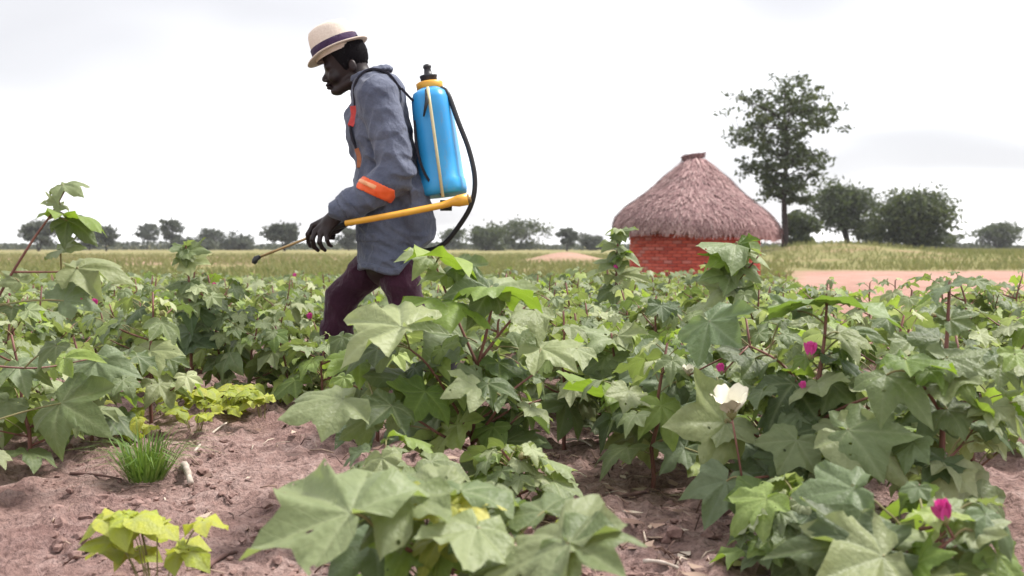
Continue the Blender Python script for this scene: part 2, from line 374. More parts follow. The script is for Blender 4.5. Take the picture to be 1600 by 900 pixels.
def boll_mesh():
    V, Fc = [], []
    prof = [(0, 0), (0.5, 0.1), (0.62, 0.4), (0.5, 0.75), (0.2, 1.0), (0.0, 1.15)]
    for r, z in prof:
        for k in range(8): a = k * math.pi / 4; rr = r * (1 + 0.12 * math.cos(3 * a)); V.append((rr * math.cos(a), rr * math.sin(a), z))
    for i in range(len(prof) - 1):
        for k in range(8): Fc.append((i * 8 + k, i * 8 + (k + 1) % 8, (i + 1) * 8 + (k + 1) % 8, (i + 1) * 8 + k))
    return mesh('bud', V, Fc, M['stem'])
BUD = boll_mesh()
def foliage_layout(r, h, nn, lsize, spread=1.0):
    """main stem, side branches and leaf placements of one cotton plant, in plant space"""
    lean = Vector((r.uniform(-0.06, 0.06), r.uniform(-0.06, 0.06), 0))
    stem = [Vector((0, 0, -0.03)) + lean * (t * t) * 1.0 + Vector((r.uniform(-.006, .006), r.uniform(-.006, .006), (h + 0.03) * t)) for t in [i / 6 for i in range(7)]]
    def on(t): t *= 6; i = min(int(t), 5); return stem[i].lerp(stem[i + 1], t - i)
    leaves, branches, pets = [], [], []
    ph = r.uniform(0, 6.28)
    def addleaf(p, d, up, L, pl):
        d = d.normalized(); q = p + d * pl + Vector((0, 0, pl * up))
        mid = p + d * pl * 0.45 + Vector((0, 0, pl * up * 0.75))
        pets.append((p, mid, q))
        dr = r.uniform(0.15, 0.75); tip = q + (d + rv(r, 0.35)).normalized() * L * math.cos(dr) - Vector((0, 0, L * math.sin(dr)))
        n = Vector((0, 0, 1)) + d * r.uniform(0.0, 0.7) + rv(r, 0.4)
        leaves.append((q, tip, n, r.uniform(0.92, 1.15)))
    for i in range(nn):
        t = 0.16 + 0.84 * i / (nn - 1); ph += 2.4 + r.uniform(-0.3, 0.3); d = Vector((math.cos(ph), math.sin(ph), 0)); p = on(t)
        sz = lsize * (0.75 + 0.5 * math.sin(math.pi * min(1, t * 0.9 + 0.1))) * r.uniform(0.75, 1.15) * (1 - 0.55 * max(0, t - 0.75) / 0.25)
        addleaf(p, d, r.uniform(0.3, 0.9), sz, sz * r.uniform(0.6, 1.0) * spread)
        if 0.2 < t < 0.85 and r.random() < 0.6:
            d2 = (d + rv(r, 0.5)); d2.z = 0; d2.normalize(); bl = h * r.uniform(0.28, 0.5) * (1.1 - t * 0.6) * spread
            b = bez(p, p + d2 * bl * 0.5 + Vector((0, 0, bl * 0.15)), p + d2 * bl + Vector((0, 0, bl * r.uniform(0.3, 0.7))), 4)
            branches.append(b)
            for s in (2, 3, 4):
                w = r.choice((-1, 1)); d3 = Vector((d2.x * 0.6 - w * d2.y, d2.y * 0.6 + w * d2.x, 0))
                if s == 4: d3 = d2.copy()
                addleaf(b[s], d3, r.uniform(0.2, 0.8), lsize * r.uniform(0.55, 0.9), lsize * r.uniform(0.35, 0.6))
    return stem, branches, pets, leaves
def cotton(x, y, h, nn, lsize, seed, label, group, hi=False, hue=None, flowers=()):
    r = random.Random(seed); root = empty('cotton_plant', (x, y, gz(x, y))); tag(root, label, 'cotton plant', group)
    stem, branches, pets, leaves = foliage_layout(r, h, nn, lsize)
    stem_obj(root, stem, 0.0065, 0.003, M['redstem'])
    for b in branches: stem_obj(root, b, 0.0035, 0.002, M['redstem'], 'branch', 4)
    g = Geo()
    for p in pets: g.tube(bez(*p, 3), 0.0017, 3, 0, False)
    link('leaf_stalks', g.mesh('leaf_stalks', M['stem']), root)['kind'] = 'stuff'
    for q, tip, n, w in leaves:
        put_leaf(root, leaf_matrix(q, tip, n, w), r.choice(HI if hi else LO), hue or r.choice((None, None, (1.4, 1.35, 1.6), (1.15, 1.12, 1.2), (1.3, 1.4, 0.9), (0.75, 0.8, 0.85), (1.7, 1.6, 1.8))))
    for k in range(r.randint(1, 3)):
        if branches:
            b = r.choice(branches); o = link('bud', BUD, root); o.matrix_basis = Matrix.Translation(b[r.choice((2, 3, 4))]) @ Matrix.Scale(r.uniform(0.012, 0.02), 4)
    for (fz, ang, rad, kind, size) in flowers:
        flower(root, Vector((math.cos(ang) * rad, math.sin(ang) * rad, fz)), size, (math.cos(ang) * 0.6, math.sin(ang) * 0.6, 0.8), kind)
    return root

# foreground plants: stem, branches and leaves set one by one
def hero(label, base, D, stempts, leaves, branches=(), flowers=(), seed=1, fill=0, fill_h=0.4, lsize=0.11, group='cotton plants in the foreground', stem_r=0.007, lscale=0.86):
    r = random.Random(seed); b = at(base[0], base[1], D); root = empty('cotton_plant', (b.x, D, gz(b.x, D))); tag(root, label, 'cotton plant', group)
    o = Vector(root.location); loc = lambda p: at(*p) - o
    sp = crom([Vector((0, 0, -0.04))] + [loc(p) for p in stempts], 5); stem_obj(root, sp, stem_r, stem_r * 0.4, M['redstem'], n=8)
    bl = [sp]
    for br in branches:
        c = crom([loc(p) for p in br], 4); bl.append(c); stem_obj(root, c, stem_r * 0.6, stem_r * 0.35, M['redstem'], 'branch', 6)
    cand = [p for c in bl for p in c[1:]]
    g = Geo()
    for i, L in enumerate(leaves):
        q, tip = loc(L[0]), loc(L[1]); tip = q.lerp(tip, lscale); n = L[2] if len(L) > 2 and L[2] else (0, -0.55, 0.83); w = L[3] if len(L) > 3 else 1.0; colr = L[4] if len(L) > 4 else None
        put_leaf(root, leaf_matrix(q, tip, n, w), HI[L[5]] if len(L) > 5 else r.choice(HI), colr)
        under = [p for p in cand if p.z < q.z + 0.01] or cand
        near_ = min(under, key=lambda p: (p - q).length + 0.3 * abs(p.z - (q.z - 0.08)))
        gs = Geo(); gs.tube(bez(near_, near_.lerp(q, 0.5) + Vector((0, 0, 0.015)), q, 5), 0.0023, 5, 0, False); link('leaf_stalk', gs.mesh('leaf_stalk', M['stem']), root)
    if fill:
        stem, branches2, pets, lv = foliage_layout(r, fill_h, fill, lsize)
        for p in pets: gs = Geo(); gs.tube(bez(*p, 3), 0.002, 4, 0, False); link('leaf_stalk', gs.mesh('leaf_stalk', M['stem']), root)
        for b2 in branches2: stem_obj(root, b2, 0.0035, 0.002, M['redstem'], 'branch', 5)
        for q, tip, n, w in lv: put_leaf(root, leaf_matrix(q, tip, n, w), r.choice(HI), r.choice((None, None, (1.3, 1.25, 1.4), (0.75, 0.82, 0.85), (1.15, 1.25, 0.8))))
    for (p, size, axis, kind) in flowers:
        q = loc(p); flower(root, q, size, axis, kind)
        near_ = min(cand, key=lambda c: (c - q).length); stem_obj(root, bez(near_, near_.lerp(q, .5), q - Vector(axis).normalized() * size * 0.25, 4), 0.0025, 0.002, M['redstem'], 'flower_stalk', 5)
    return root

UP = (0, 0.45, 0.9); CAMF = (0, -0.75, 0.66); EDGE = (0, 0.12, 1)
DK = (0.7, 0.78, 0.85); PALE = (1.25, 1.24, 1.28); YEL = (1.9, 1.6, 0.8); BRT = (1.05, 1.2, 0.6)  # DK: darker leaf tint, with shade painted in where a leaf sits shadowed
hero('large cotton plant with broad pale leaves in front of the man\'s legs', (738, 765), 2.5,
     [(738, 700, 2.5), (741, 640, 2.48), (748, 570, 2.47), (760, 520, 2.46), (775, 452, 2.45)],
     [((627, 511, 2.2), (512, 482, 2.3), (0.05, -0.55, 0.83), 0.95, PALE, 0),
      ((690, 402, 2.45), (748, 396, 2.32), UP, 1.1, BRT), ((668, 402, 2.5), (614, 390, 2.45), (0, -0.5, 0.85), 0.9, PALE),
      ((765, 452, 2.42), (688, 444, 2.35), (0.1, -0.7, 0.7), 1.0, PALE), ((769, 452, 2.42), (818, 414, 2.52), (-0.4, -0.75, 0.5), 1.0, PALE),
      ((772, 455, 2.4), (848, 446, 2.25), UP, 0.9, BRT), ((690, 472, 2.4), (714, 470, 2.25), UP, 1.3, BRT),
      ((722, 528, 2.55), (652, 572, 2.36), (0.15, -0.8, 0.55), 1.1, PALE, 3), ((640, 594, 2.4), (556, 582, 2.3), None, 1.0),
      ((535, 624, 2.1), (416, 656, 2.02), (0.05, -0.55, 0.8), 0.82, None, 5), ((612, 634, 2.25), (566, 668, 2.15), (0, -0.75, 0.65), 1.0, PALE),
      ((640, 612, 2.4), (548, 606, 2.3), None, 0.9), ((664, 612, 2.35), (636, 656, 2.22), (0, -0.8, 0.6), 1.0, BRT),
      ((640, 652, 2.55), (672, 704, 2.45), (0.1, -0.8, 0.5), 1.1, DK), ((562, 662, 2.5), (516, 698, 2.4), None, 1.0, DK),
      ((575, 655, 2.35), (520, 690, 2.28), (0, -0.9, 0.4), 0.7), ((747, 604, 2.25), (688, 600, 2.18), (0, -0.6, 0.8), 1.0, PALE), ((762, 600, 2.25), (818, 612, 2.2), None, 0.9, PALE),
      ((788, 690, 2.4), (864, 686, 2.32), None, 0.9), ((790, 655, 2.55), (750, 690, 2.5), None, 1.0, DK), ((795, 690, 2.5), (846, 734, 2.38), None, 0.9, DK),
      ((810, 545, 2.5), (845, 500, 2.55), (0.2, -0.7, 0.6), 0.9), ((835, 485, 2.5), (790, 500, 2.4), None, 0.9), ((845, 545, 2.45), (905, 560, 2.35), None, 1.0, PALE),
      ((590, 545, 2.35), (532, 560, 2.28), None, 0.9), ((560, 560, 2.4), (502, 585, 2.32), (0, -0.5, 0.8), 1.0, BRT), ((600, 530, 2.4), (545, 548, 2.3), (0, -0.8, 0.6), 0.8),
      ((690, 625, 2.5), (672, 590, 2.6), None, 0.9), ((800, 590, 2.5), (850, 575, 2.45), None, 0.9), ((700, 430, 2.5), (652, 425, 2.42), None, 0.8), ((715, 415, 2.52), (760, 425, 2.42), None, 0.7, PALE)],
     branches=[[(739, 690, 2.5), (705, 625, 2.45), (668, 570, 2.4), (640, 545, 2.38)], [(742, 690, 2.48), (770, 650, 2.42), (795, 615, 2.38), (840, 580, 2.4)], [(740, 680, 2.5), (790, 645, 2.5), (845, 625, 2.5)],
               [(748, 575, 2.47), (715, 500, 2.5), (690, 440, 2.5), (678, 405, 2.5)], [(752, 560, 2.47), (790, 510, 2.5), (820, 480, 2.5)], [(738, 705, 2.5), (690, 680, 2.4), (640, 650, 2.38), (590, 640, 2.3)]],
     seed=11, fill=17, fill_h=0.38, lsize=0.095)
hero('cotton plant nearest the camera with big pale leaves and yellowing young leaves', (690, 985), 1.58,
     [(690, 900, 1.56), (700, 850, 1.52), (708, 800, 1.5)],
     [((548, 802, 1.36), (418, 724, 1.5), (0.05, -0.68, 0.73), 1.0, PALE, 2), ((690, 762, 1.5), (604, 728, 1.52), None, 1.1), ((640, 770, 1.42), (580, 850, 1.3), None, 1.0), ((850, 800, 1.5), (800, 762, 1.6), None, 1.0), ((720, 768, 1.47), (728, 708, 1.62), (0, -0.75, 0.66), 1.0, PALE, 7),
      ((706, 790, 1.44), (622, 802, 1.38), None, 0.9, YEL), ((718, 788, 1.46), (760, 806, 1.38), None, 0.9, YEL), ((745, 825, 1.38), (720, 900, 1.26), (0.1, -0.6, 0.8), 0.9, PALE, 4),
      ((890, 850, 1.3), (795, 796, 1.42), (0, -0.7, 0.72), 1.05, None, 6), ((892, 852, 1.3), (988, 886, 1.2), (0.1, -0.75, 0.65), 0.95), ((582, 848, 1.5), (500, 900, 1.42), None, 1.1, DK),
      ((632, 806, 1.45), (568, 822, 1.38), None, 0.9), ((640, 850, 1.5), (606, 908, 1.4), (0.3, -0.6, 0.6), 0.8, BRT), ((770, 765, 1.55), (735, 800, 1.48), None, 1.0), ((690, 840, 1.5), (650, 880, 1.42), None, 0.8, YEL),
      ((800, 880, 1.4), (770, 930, 1.32), None, 1.0), ((830, 900, 1.42), (890, 940, 1.35), None, 1.0, DK)],
     branches=[[(695, 900, 1.56), (640, 860, 1.48), (590, 830, 1.4)], [(695, 890, 1.55), (780, 880, 1.45), (850, 870, 1.35)]], lscale=0.9, seed=12, fill=9, fill_h=0.18, lsize=0.085)
hero('tall cotton plant with cream white flower and pink blooms at right foreground', (1258, 800), 2.2,
     [(1262, 740, 2.2), (1270, 660, 2.2), (1280, 590, 2.2), (1288, 530, 2.2), (1292, 474, 2.2)],
     [((1292, 473, 2.2), (1325, 452, 2.02), (0, 0.3, 0.95), 1.35, (0.9, 1.05, 0.7), 1), ((1246, 486, 2.25), (1202, 440, 2.3), (0.3, -0.5, 0.8), 0.9, DK), ((1290, 475, 2.22), (1222, 455, 2.15), UP, 0.8),
      ((1108, 502, 2.35), (1164, 546, 2.25), (-0.3, -0.8, 0.5), 1.2, (1.1, 1.15, 1.35), 3), ((1180, 560, 2.35), (1110, 540, 2.3), None, 1.0), ((1215, 560, 2.3), (1160, 585, 2.25), UP, 0.9),
      ((1325, 682, 2.0), (1440, 760, 1.88), (-0.1, -0.7, 0.65), 0.8, None, 8), ((1325, 672, 2.0), (1462, 676, 1.9), (0, -0.7, 0.7), 0.85, PALE, 5), ((1132, 660, 2.2), (1036, 654, 2.12), (0, -0.8, 0.6), 1.15, None, 9),
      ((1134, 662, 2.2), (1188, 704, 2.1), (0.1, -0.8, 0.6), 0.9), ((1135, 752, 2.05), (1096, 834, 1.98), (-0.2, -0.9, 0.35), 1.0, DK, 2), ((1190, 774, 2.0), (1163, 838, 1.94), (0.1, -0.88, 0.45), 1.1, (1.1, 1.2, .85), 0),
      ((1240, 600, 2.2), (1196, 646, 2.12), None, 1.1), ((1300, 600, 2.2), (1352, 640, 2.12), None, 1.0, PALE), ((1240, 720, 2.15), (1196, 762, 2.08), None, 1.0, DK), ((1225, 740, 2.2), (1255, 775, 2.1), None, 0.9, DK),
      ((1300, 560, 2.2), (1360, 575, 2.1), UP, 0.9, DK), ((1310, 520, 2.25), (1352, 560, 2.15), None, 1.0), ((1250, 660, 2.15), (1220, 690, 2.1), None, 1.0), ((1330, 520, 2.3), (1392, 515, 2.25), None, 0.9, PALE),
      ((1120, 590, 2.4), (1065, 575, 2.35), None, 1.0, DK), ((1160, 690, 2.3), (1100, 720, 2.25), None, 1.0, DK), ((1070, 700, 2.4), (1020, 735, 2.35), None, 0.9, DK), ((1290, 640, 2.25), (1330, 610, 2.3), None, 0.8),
      ((1220, 500, 2.3), (1180, 470, 2.3), None, 0.8)],
     branches=[[(1272, 650, 2.2), (1240, 590, 2.25), (1210, 560, 2.3), (1170, 540, 2.35)], [(1272, 665, 2.2), (1310, 640, 2.15), (1360, 620, 2.1)], [(1264, 720, 2.2), (1200, 690, 2.2), (1140, 660, 2.2)], [(1260, 760, 2.2), (1210, 745, 2.12), (1160, 750, 2.05)],
               [(1266, 700, 2.2), (1300, 690, 2.1), (1330, 680, 2.02)]],
     flowers=[((1143, 645, 2.05), 0.052, (-0.15, -0.35, 0.9), 'white'), ((1265, 556, 2.15), 0.032, (0.0, -0.25, 1), 'pink'), ((1256, 608, 2.15), 0.018, (-0.3, -0.2, 1), 'pink'), ((1127, 582, 2.3), 0.022, (-0.2, -0.2, 1), 'pink'), ((1075, 584, 2.35), 0.02, (0, -0.3, 1), 'white')],
     seed=13, fill=16, fill_h=0.38, lsize=0.09)
hero('low cotton plant with one huge leaf at the bottom right corner', (1420, 1010), 1.6,
     [(1420, 930, 1.58), (1400, 880, 1.56), (1395, 850, 1.55)],
     [((1372, 858, 1.5), (1190, 834, 1.46), (0.05, -0.65, 0.72), 0.75, None, 6), ((1390, 850, 1.55), (1320, 795, 1.7), (0, -0.6, 0.75), 1.05, PALE, 1), ((1380, 870, 1.48), (1262, 905, 1.4), (0, -0.7, 0.7), 1.0),
      ((1400, 850, 1.56), (1448, 800, 1.66), None, 1.0), ((1430, 880, 1.5), (1490, 850, 1.45), None, 1.0, BRT), ((1440, 900, 1.48), (1490, 930, 1.4), None, 1.0), ((1520, 830, 1.5), (1590, 800, 1.5), None, 1.0)],
     branches=[[(1405, 900, 1.57), (1450, 870, 1.52), (1490, 840, 1.5)]], flowers=[((1476, 812, 1.5), 0.034, (-0.35, -0.3, 0.9), 'pink')], seed=14, fill=9, fill_h=0.2, lsize=0.085)
hero('cotton plant with long wavy leaves at the right edge of the field', (1470, 790), 2.05,
     [(1472, 700, 2.05), (1475, 600, 2.05), (1480, 520, 2.05), (1484, 440, 2.05)],
     [((1415, 562, 1.95), (1512, 585, 1.85), (0, -0.3, 0.95), 1.0, BRT, 4), ((1385, 586, 2.0), (1472, 638, 1.88), (0.1, -0.75, 0.65), 0.9, None, 7), ((1485, 445, 2.05), (1448, 462, 2.0), UP, 1.1, DK), ((1484, 500, 2.05), (1540, 480, 2.05), None, 1.0, PALE),
      ((1470, 530, 2.1), (1400, 520, 2.1), None, 1.0), ((1480, 640, 2.0), (1560, 650, 1.95), None, 1.0), ((1470, 640, 2.05), (1430, 680, 1.98), None, 0.9, DK), ((1474, 720, 2.0), (1440, 760, 1.95), None, 1.0, DK), ((1480, 560, 2.0), (1560, 540, 2.0), None, 1.0)],
     branches=[[(1474, 650, 2.05), (1440, 600, 2.0), (1410, 570, 1.97)]], seed=15, fill=12, fill_h=0.40, lsize=0.08)
hero('tall cotton plant rising past the horizon at the left edge', (-70, 800), 2.35,
     [(-66, 700, 2.35), (-50, 600, 2.35), (-10, 480, 2.35), (45, 385, 2.35), (80, 335, 2.35), (100, 300, 2.35)],
     [((104, 338, 2.35), (172, 334, 2.28), (0, 0.3, 0.95), 0.9, BRT), ((106, 345, 2.35), (150, 360, 2.3), None, 0.9), ((98, 290, 2.35), (124, 286, 2.3), None, 1.0), ((94, 320, 2.35), (60, 310, 2.3), None, 1.0),
      ((120, 420, 2.4), (215, 410, 2.4), None, 0.9), ((150, 565, 2.6), (160, 632, 2.5), (-0.1, -0.75, 0.6), 1.0, DK, 4), ((95, 630, 2.5), (158, 660, 2.4), (0, -0.7, 0.7), 1.0), ((100, 560, 2.5), (160, 545, 2.45), None, 0.8, BRT), ((20, 480, 2.35), (-20, 490, 2.3), None, 1.0), ((30, 440, 2.35), (0, 410, 2.35), None, 1.0),
      ((94, 390, 2.35), (130, 375, 2.3), None, 0.9), ((88, 540, 2.35), (40, 570, 2.3), None, 1.0), ((100, 470, 2.35), (160, 430, 2.4), None, 1.0, DK)],
     branches=[[(-30, 570, 2.35), (60, 575, 2.45), (145, 560, 2.58)], [(20, 425, 2.35), (70, 425, 2.38), (122, 425, 2.4)]], stem_r=0.0048, seed=16, fill=7, fill_h=0.34, lsize=0.07)
hero('cotton plant with curled yellow green leaf beside the shaded furrow', (985, 690), 3.0,
     [(980, 640, 3.0), (970, 600, 2.95), (960, 560, 2.9), (955, 520, 2.9)],
     [((975, 618, 2.6), (850, 576, 2.5), (0.1, 0.35, 0.9), 0.7, BRT, 4), ((1055, 600, 2.7), (975, 575, 2.65), (0, -0.8, 0.6), 1.0, DK), ((1010, 640, 2.7), (935, 665, 2.6), None, 0.8), ((1000, 560, 2.8), (1065, 590, 2.7), (0, -0.8, 0.55), 1.1, DK), ((990, 680, 2.7), (940, 690, 2.6), None, 0.7),
      ((900, 545, 2.8), (860, 560, 2.7), None, 1.0, PALE), ((960, 530, 2.9), (905, 535, 2.8), None, 0.9, PALE), ((965, 525, 2.9), (1020, 515, 2.85), None, 0.9), ((1060, 640, 2.6), (1020, 690, 2.5), None, 1.0, DK)],
     branches=[[(972, 610, 2.95), (1020, 600, 2.8), (1055, 600, 2.7)]], seed=17, fill=16, fill_h=0.36, lsize=0.085)
hero('slender tall cotton plant standing before the hut\'s left wall', (960, 620), 4.1,
     [(961, 560, 4.1), (963, 480, 4.1), (963, 430, 4.1), (965, 385, 4.1), (968, 360, 4.1)],
     [((968, 362, 4.1), (1008, 352, 4.0), None, 0.7), ((966, 385, 4.1), (930, 392, 4.0), None, 0.9), ((966, 395, 4.1), (1010, 405, 4.0), None, 0.9), ((963, 410, 4.1), (925, 425, 4.0), None, 0.9), ((966, 375, 4.1), (945, 355, 4.1), None, 0.8, PALE), ((965, 430, 4.1), (1030, 425, 4.0), None, 0.8), ((962, 450, 4.1), (920, 465, 4.0), None, 0.8), ((968, 362, 4.1), (965, 345, 4.0), None, 0.8, PALE), ((964, 400, 4.1), (985, 385, 4.0), None, 0.9, BRT)],
     flowers=[((962, 422, 4.05), 0.022, (0, -0.2, 1), 'pink')], lscale=0.75, seed=18, fill=7, fill_h=0.34, lsize=0.065)
hero('tall bushy cotton plant covering the middle of the hut\'s brick wall', (1145, 660), 3.5,
     [(1144, 600, 3.5), (1143, 520, 3.5), (1142, 450, 3.5), (1146, 410, 3.5), (1150, 380, 3.5)],
     [((1150, 382, 3.5), (1068, 378, 3.4), (0, -0.15, 1), 0.9, PALE), ((1152, 382, 3.5), (1196, 368, 3.45), None, 0.8, BRT), ((1140, 405, 3.5), (1095, 408, 3.4), (0, -0.5, 0.8), 0.9, BRT), ((1152, 395, 3.5), (1215, 405, 3.4), None, 0.9, PALE), ((1148, 415, 3.5), (1200, 432, 3.4), None, 0.9), ((1142, 430, 3.5), (1085, 425, 3.4), None, 0.8, PALE), ((1146, 400, 3.5), (1170, 385, 3.45), None, 0.9),
      ((1144, 450, 3.5), (1090, 470, 3.4), None, 0.9), ((1146, 450, 3.5), (1195, 470, 3.4), None, 0.9)],
     branches=[[(1142, 450, 3.5), (1165, 425, 3.48), (1185, 400, 3.45)], [(1142, 445, 3.5), (1120, 425, 3.5), (1100, 410, 3.5)]], lscale=0.8, seed=19, fill=8, fill_h=0.34, lsize=0.07)
hero('thin upright cotton plant left of the spray nozzle with bare lower stem', (298, 640), 3.75,
     [(299, 590, 3.75), (298, 520, 3.75), (296, 450, 3.75), (292, 400, 3.75), (290, 382, 3.75)],
     [((291, 388, 3.75), (258, 392, 3.7), None, 0.9, PALE), ((292, 392, 3.75), (330, 385, 3.7), None, 0.9), ((294, 402, 3.75), (262, 415, 3.7), None, 0.9), ((295, 408, 3.75), (335, 412, 3.7), None, 0.9, PALE), ((297, 440, 3.75), (250, 450, 3.7), None, 0.8), ((297, 450, 3.75), (345, 455, 3.7), None, 0.8), ((298, 470, 3.75), (255, 490, 3.7), None, 0.9), ((298, 480, 3.75), (350, 500, 3.7), None, 0.9, DK), ((290, 384, 3.75), (292, 370, 3.7), None, 0.8, PALE), ((298, 520, 3.75), (250, 540, 3.7), None, 1.0, DK), ((299, 530, 3.75), (345, 550, 3.65), None, 1.0, DK)], seed=20)

# ---------------------------------------------------------------- the rest of the cotton field
def free(x, y):
    px = 800 + 1600 * x / y
    if y < 2.9: return False
    if px < 235 and y < 3.0: return False
    if 235 <= px < 470 and y < 3.8: return False
    if 455 <= px < 660 and y < 4.75: return False
    if 660 <= px < 760 and y < 4.55: return False
    if 760 <= px < 1000 and y < 3.2: return False
    if math.hypot(x - 4.52, y - 25.4) < 3: return False
    if px > 1262 and y > 4.9 + 0.35 * math.sin(px * 0.02): return False
    return True
PLACE = ['at the left end of the field', 'in front of the spray lance', 'around the man\'s legs', 'between the sprayer hose and the hut', 'in front of the hut\'s brick wall', 'in front of the bare yard']
LAB = [('leafy green cotton plant in the crowd ' + p_, 'cotton plants ' + p_) for p_ in PLACE]
LABF = [('small distant cotton plant far back ' + p_, 'distant cotton plants ' + p_) for p_ in
        ['at the left end of the field', 'beyond the spray lance', 'beyond the man\'s legs', 'between the sprayer hose and the hut', 'at the foot of the hut', 'at the edge of the bare yard']]
spots = []
yy = 3.0
while yy < 24:
    sp = 0.34 if yy < 6.3 else 0.44
    half = yy * 0.53 + 0.4; xx = -half
    while xx < half:
        x = xx + rng.uniform(-0.15, 0.15); y = yy + rng.uniform(-0.14, 0.14)
        if free(x, y) and rng.random() > 0.05 and yard(x, y) < 0.4: spots.append((x, y))
        xx += sp
    yy += sp * 0.95
spots.sort(key=lambda p: p[1])
FOL = []
for k in range(7):
    r = random.Random(500 + k); stem, br, pets, lv = foliage_layout(r, 0.42, 14, 0.078)
    V, Fc, T = [], [], []
    for q, tip, n, w in lv:
        m = np.array(leaf_matrix(q, tip, n, w)); lvv, lf = r.choice(LOG); b = len(V)
        P = lvv @ m[:3, :3].T + m[:3, 3]; V += P.tolist(); Fc += [tuple(i + b for i in f) for f in lf]; T += [r.random()] * len(P)
    g = Geo(); g.tube(stem, 0.005, 4, 0, False)
    for b in br: g.tube(b, 0.003, 3, 0, False)
    FOL.append((mesh('foliage', V, Fc, M['leaf'], True, {'tint': T}), g.mesh('stem', M['redstem']), np.array(V), Fc, T))
nth = 0; far = []
for lab_, px_, D_, h_, ls_ in [('cotton plant tucked behind the big central plant, right of its stems', 880, 3.0, 0.40, 0.09), ('shaded cotton plant left of the cream white flower', 1085, 2.75, 0.38, 0.085), ('leafy cotton plant behind the plant with pink blooms', 1375, 2.75, 0.42, 0.09),
        ('dark leaved cotton plant directly behind the cream white flower', 1190, 2.75, 0.40, 0.085), ('low cotton plant hiding the man\'s front boot', 452, 3.75, 0.30, 0.075), ('low cotton plant right below the man\'s shin', 500, 3.55, 0.27, 0.075), ('cotton plant pressed against the big central plant\'s left side', 590, 3.1, 0.36, 0.085), ('cotton plant at the left edge with leaves over the weeds', 140, 3.05, 0.33, 0.08), ('broad leafy cotton plant at the very left edge of the view', 40, 2.75, 0.36, 0.085), ('short cotton plant left of the grass tuft', -10, 3.0, 0.36, 0.085), ('bushy cotton plant below the right edge plant', 1530, 2.3, 0.40, 0.095), ('shaded cotton plant between the furrow and the pink blooms', 1020, 2.5, 0.36, 0.095), ('leafy cotton plant at the foot of the plant with pink blooms', 1345, 2.35, 0.33, 0.095), ('low dark cotton plant under the big central plant, left side', 610, 2.1, 0.19, 0.075), ('low cotton plant under the big central plant, right side', 820, 2.2, 0.17, 0.07), ('low cotton plant between the bottom right leaf and the furrow', 1230, 1.85, 0.16, 0.07), ('low cotton plant among the left row beside the weeds', 385, 3.75, 0.33, 0.08)]:
    cotton((px_ - 800) / 1600 * D_, D_, h_, 14, ls_, 4000 + px_, lab_, 'cotton plants in the foreground', hi=True); nth += 1
for i, (x, y) in enumerate(spots):
    px = 800 + 1600 * x / y; reg = sum(px > v for v in (250, 560, 770, 960, 1225))
    if y < 6.3:
        h = rng.uniform(0.36, 0.50) * (1 if y < 4.5 else 0.88)
        fl = [(rng.uniform(0.25, 0.45), rng.uniform(3.5, 6), rng.uniform(0.05, 0.14), 'pink', 0.026)] if rng.random() < 0.07 else []
        cotton(x, y, h, rng.randint(13, 16), rng.uniform(0.068, 0.09), 1000 + i, *LAB[reg], hi=y < 4.4, flowers=fl); nth += 1
    elif nth < 285 and -0.62 * y < x < 0.62 * y and y < 11.5:
        fm, sm, _, _, _ = rng.choice(FOL); root = empty('cotton_plant', (x, y, gz(x, y))); tag(root, LABF[reg][0], 'cotton plant', LABF[reg][1])
        root.rotation_euler.z = rng.uniform(0, 6.28); s = rng.uniform(0.8, 1.12); root.scale = (s, s, s)
        f = link('foliage', fm, root); f['kind'] = 'stuff'; link('stem', sm, root); nth += 1
    else: far.append((x, y))
for (px, py, D) in [(152, 470, 4.3), (486, 492, 4.6), (462, 428, 6.0)]:      # pink blooms standing over the field at left
    p = at(px, py, D); root = empty('cotton_plant', (p.x + 0.03, D, gz(p.x, D)))
    tag(root, {152: 'cotton plant with a magenta bloom near the left edge', 486: 'cotton plant with a magenta bloom just ahead of the man\'s shin', 462: 'cotton plant with a pale pink bloom under the spray nozzle'}[px], 'cotton plant', 'cotton plants in bloom left of the man')
    h = p.z - root.location.z; st = [Vector((0, 0, -0.02)), Vector((0.01, 0, h * 0.5)), Vector((-0.02, 0, h * 0.9))]; stem_obj(root, crom(st, 3), 0.006, 0.003, M['redstem'])
    r = random.Random(px); _, br, pets, lv = foliage_layout(r, h * 0.9, 9, 0.085)
    g = Geo()
    for q in pets: g.tube(bez(*q, 3), 0.0017, 3, 0, False)
    link('leaf_stalks', g.mesh('leaf_stalks', M['stem']), root)['kind'] = 'stuff'
    for b in br: stem_obj(root, b, 0.0035, 0.002, M['redstem'], 'branch', 4)
    for q, tip, n, w in lv: put_leaf(root, leaf_matrix(q, tip, n, w), r.choice(LO))
    flower(root, Vector((-0.03, -0.02, h - 0.02)), 0.032 if px != 462 else 0.026, (-0.1, -0.2, 1), 'pink')
V, Fc, T = [], [], []; off = 0; VV = []; FF = []
for (x, y) in far:
    _, _, fv, ff, ft = rng.choice(FOL); a = rng.uniform(0, 6.28); s = rng.uniform(0.7, 1.05)
    c, sn = math.cos(a) * s, math.sin(a) * s
    P = np.stack([fv[:, 0] * c - fv[:, 1] * sn + x, fv[:, 0] * sn + fv[:, 1] * c + y, fv[:, 2] * s + gz(x, y)], -1); VV.append(P)
    FF += [tuple(i + off for i in f) for f in ff]; off += len(P); k = rng.random(); T += [(t * 0.6 + k * .4) for t in ft]
fo = link('distant_cotton_crop', mesh('distant_cotton_crop', np.concatenate(VV), FF, M['field'], True, {'tint': T}))
tag(fo, 'mass of distant green cotton crop before the hut and grassland', 'crop', kind='stuff')
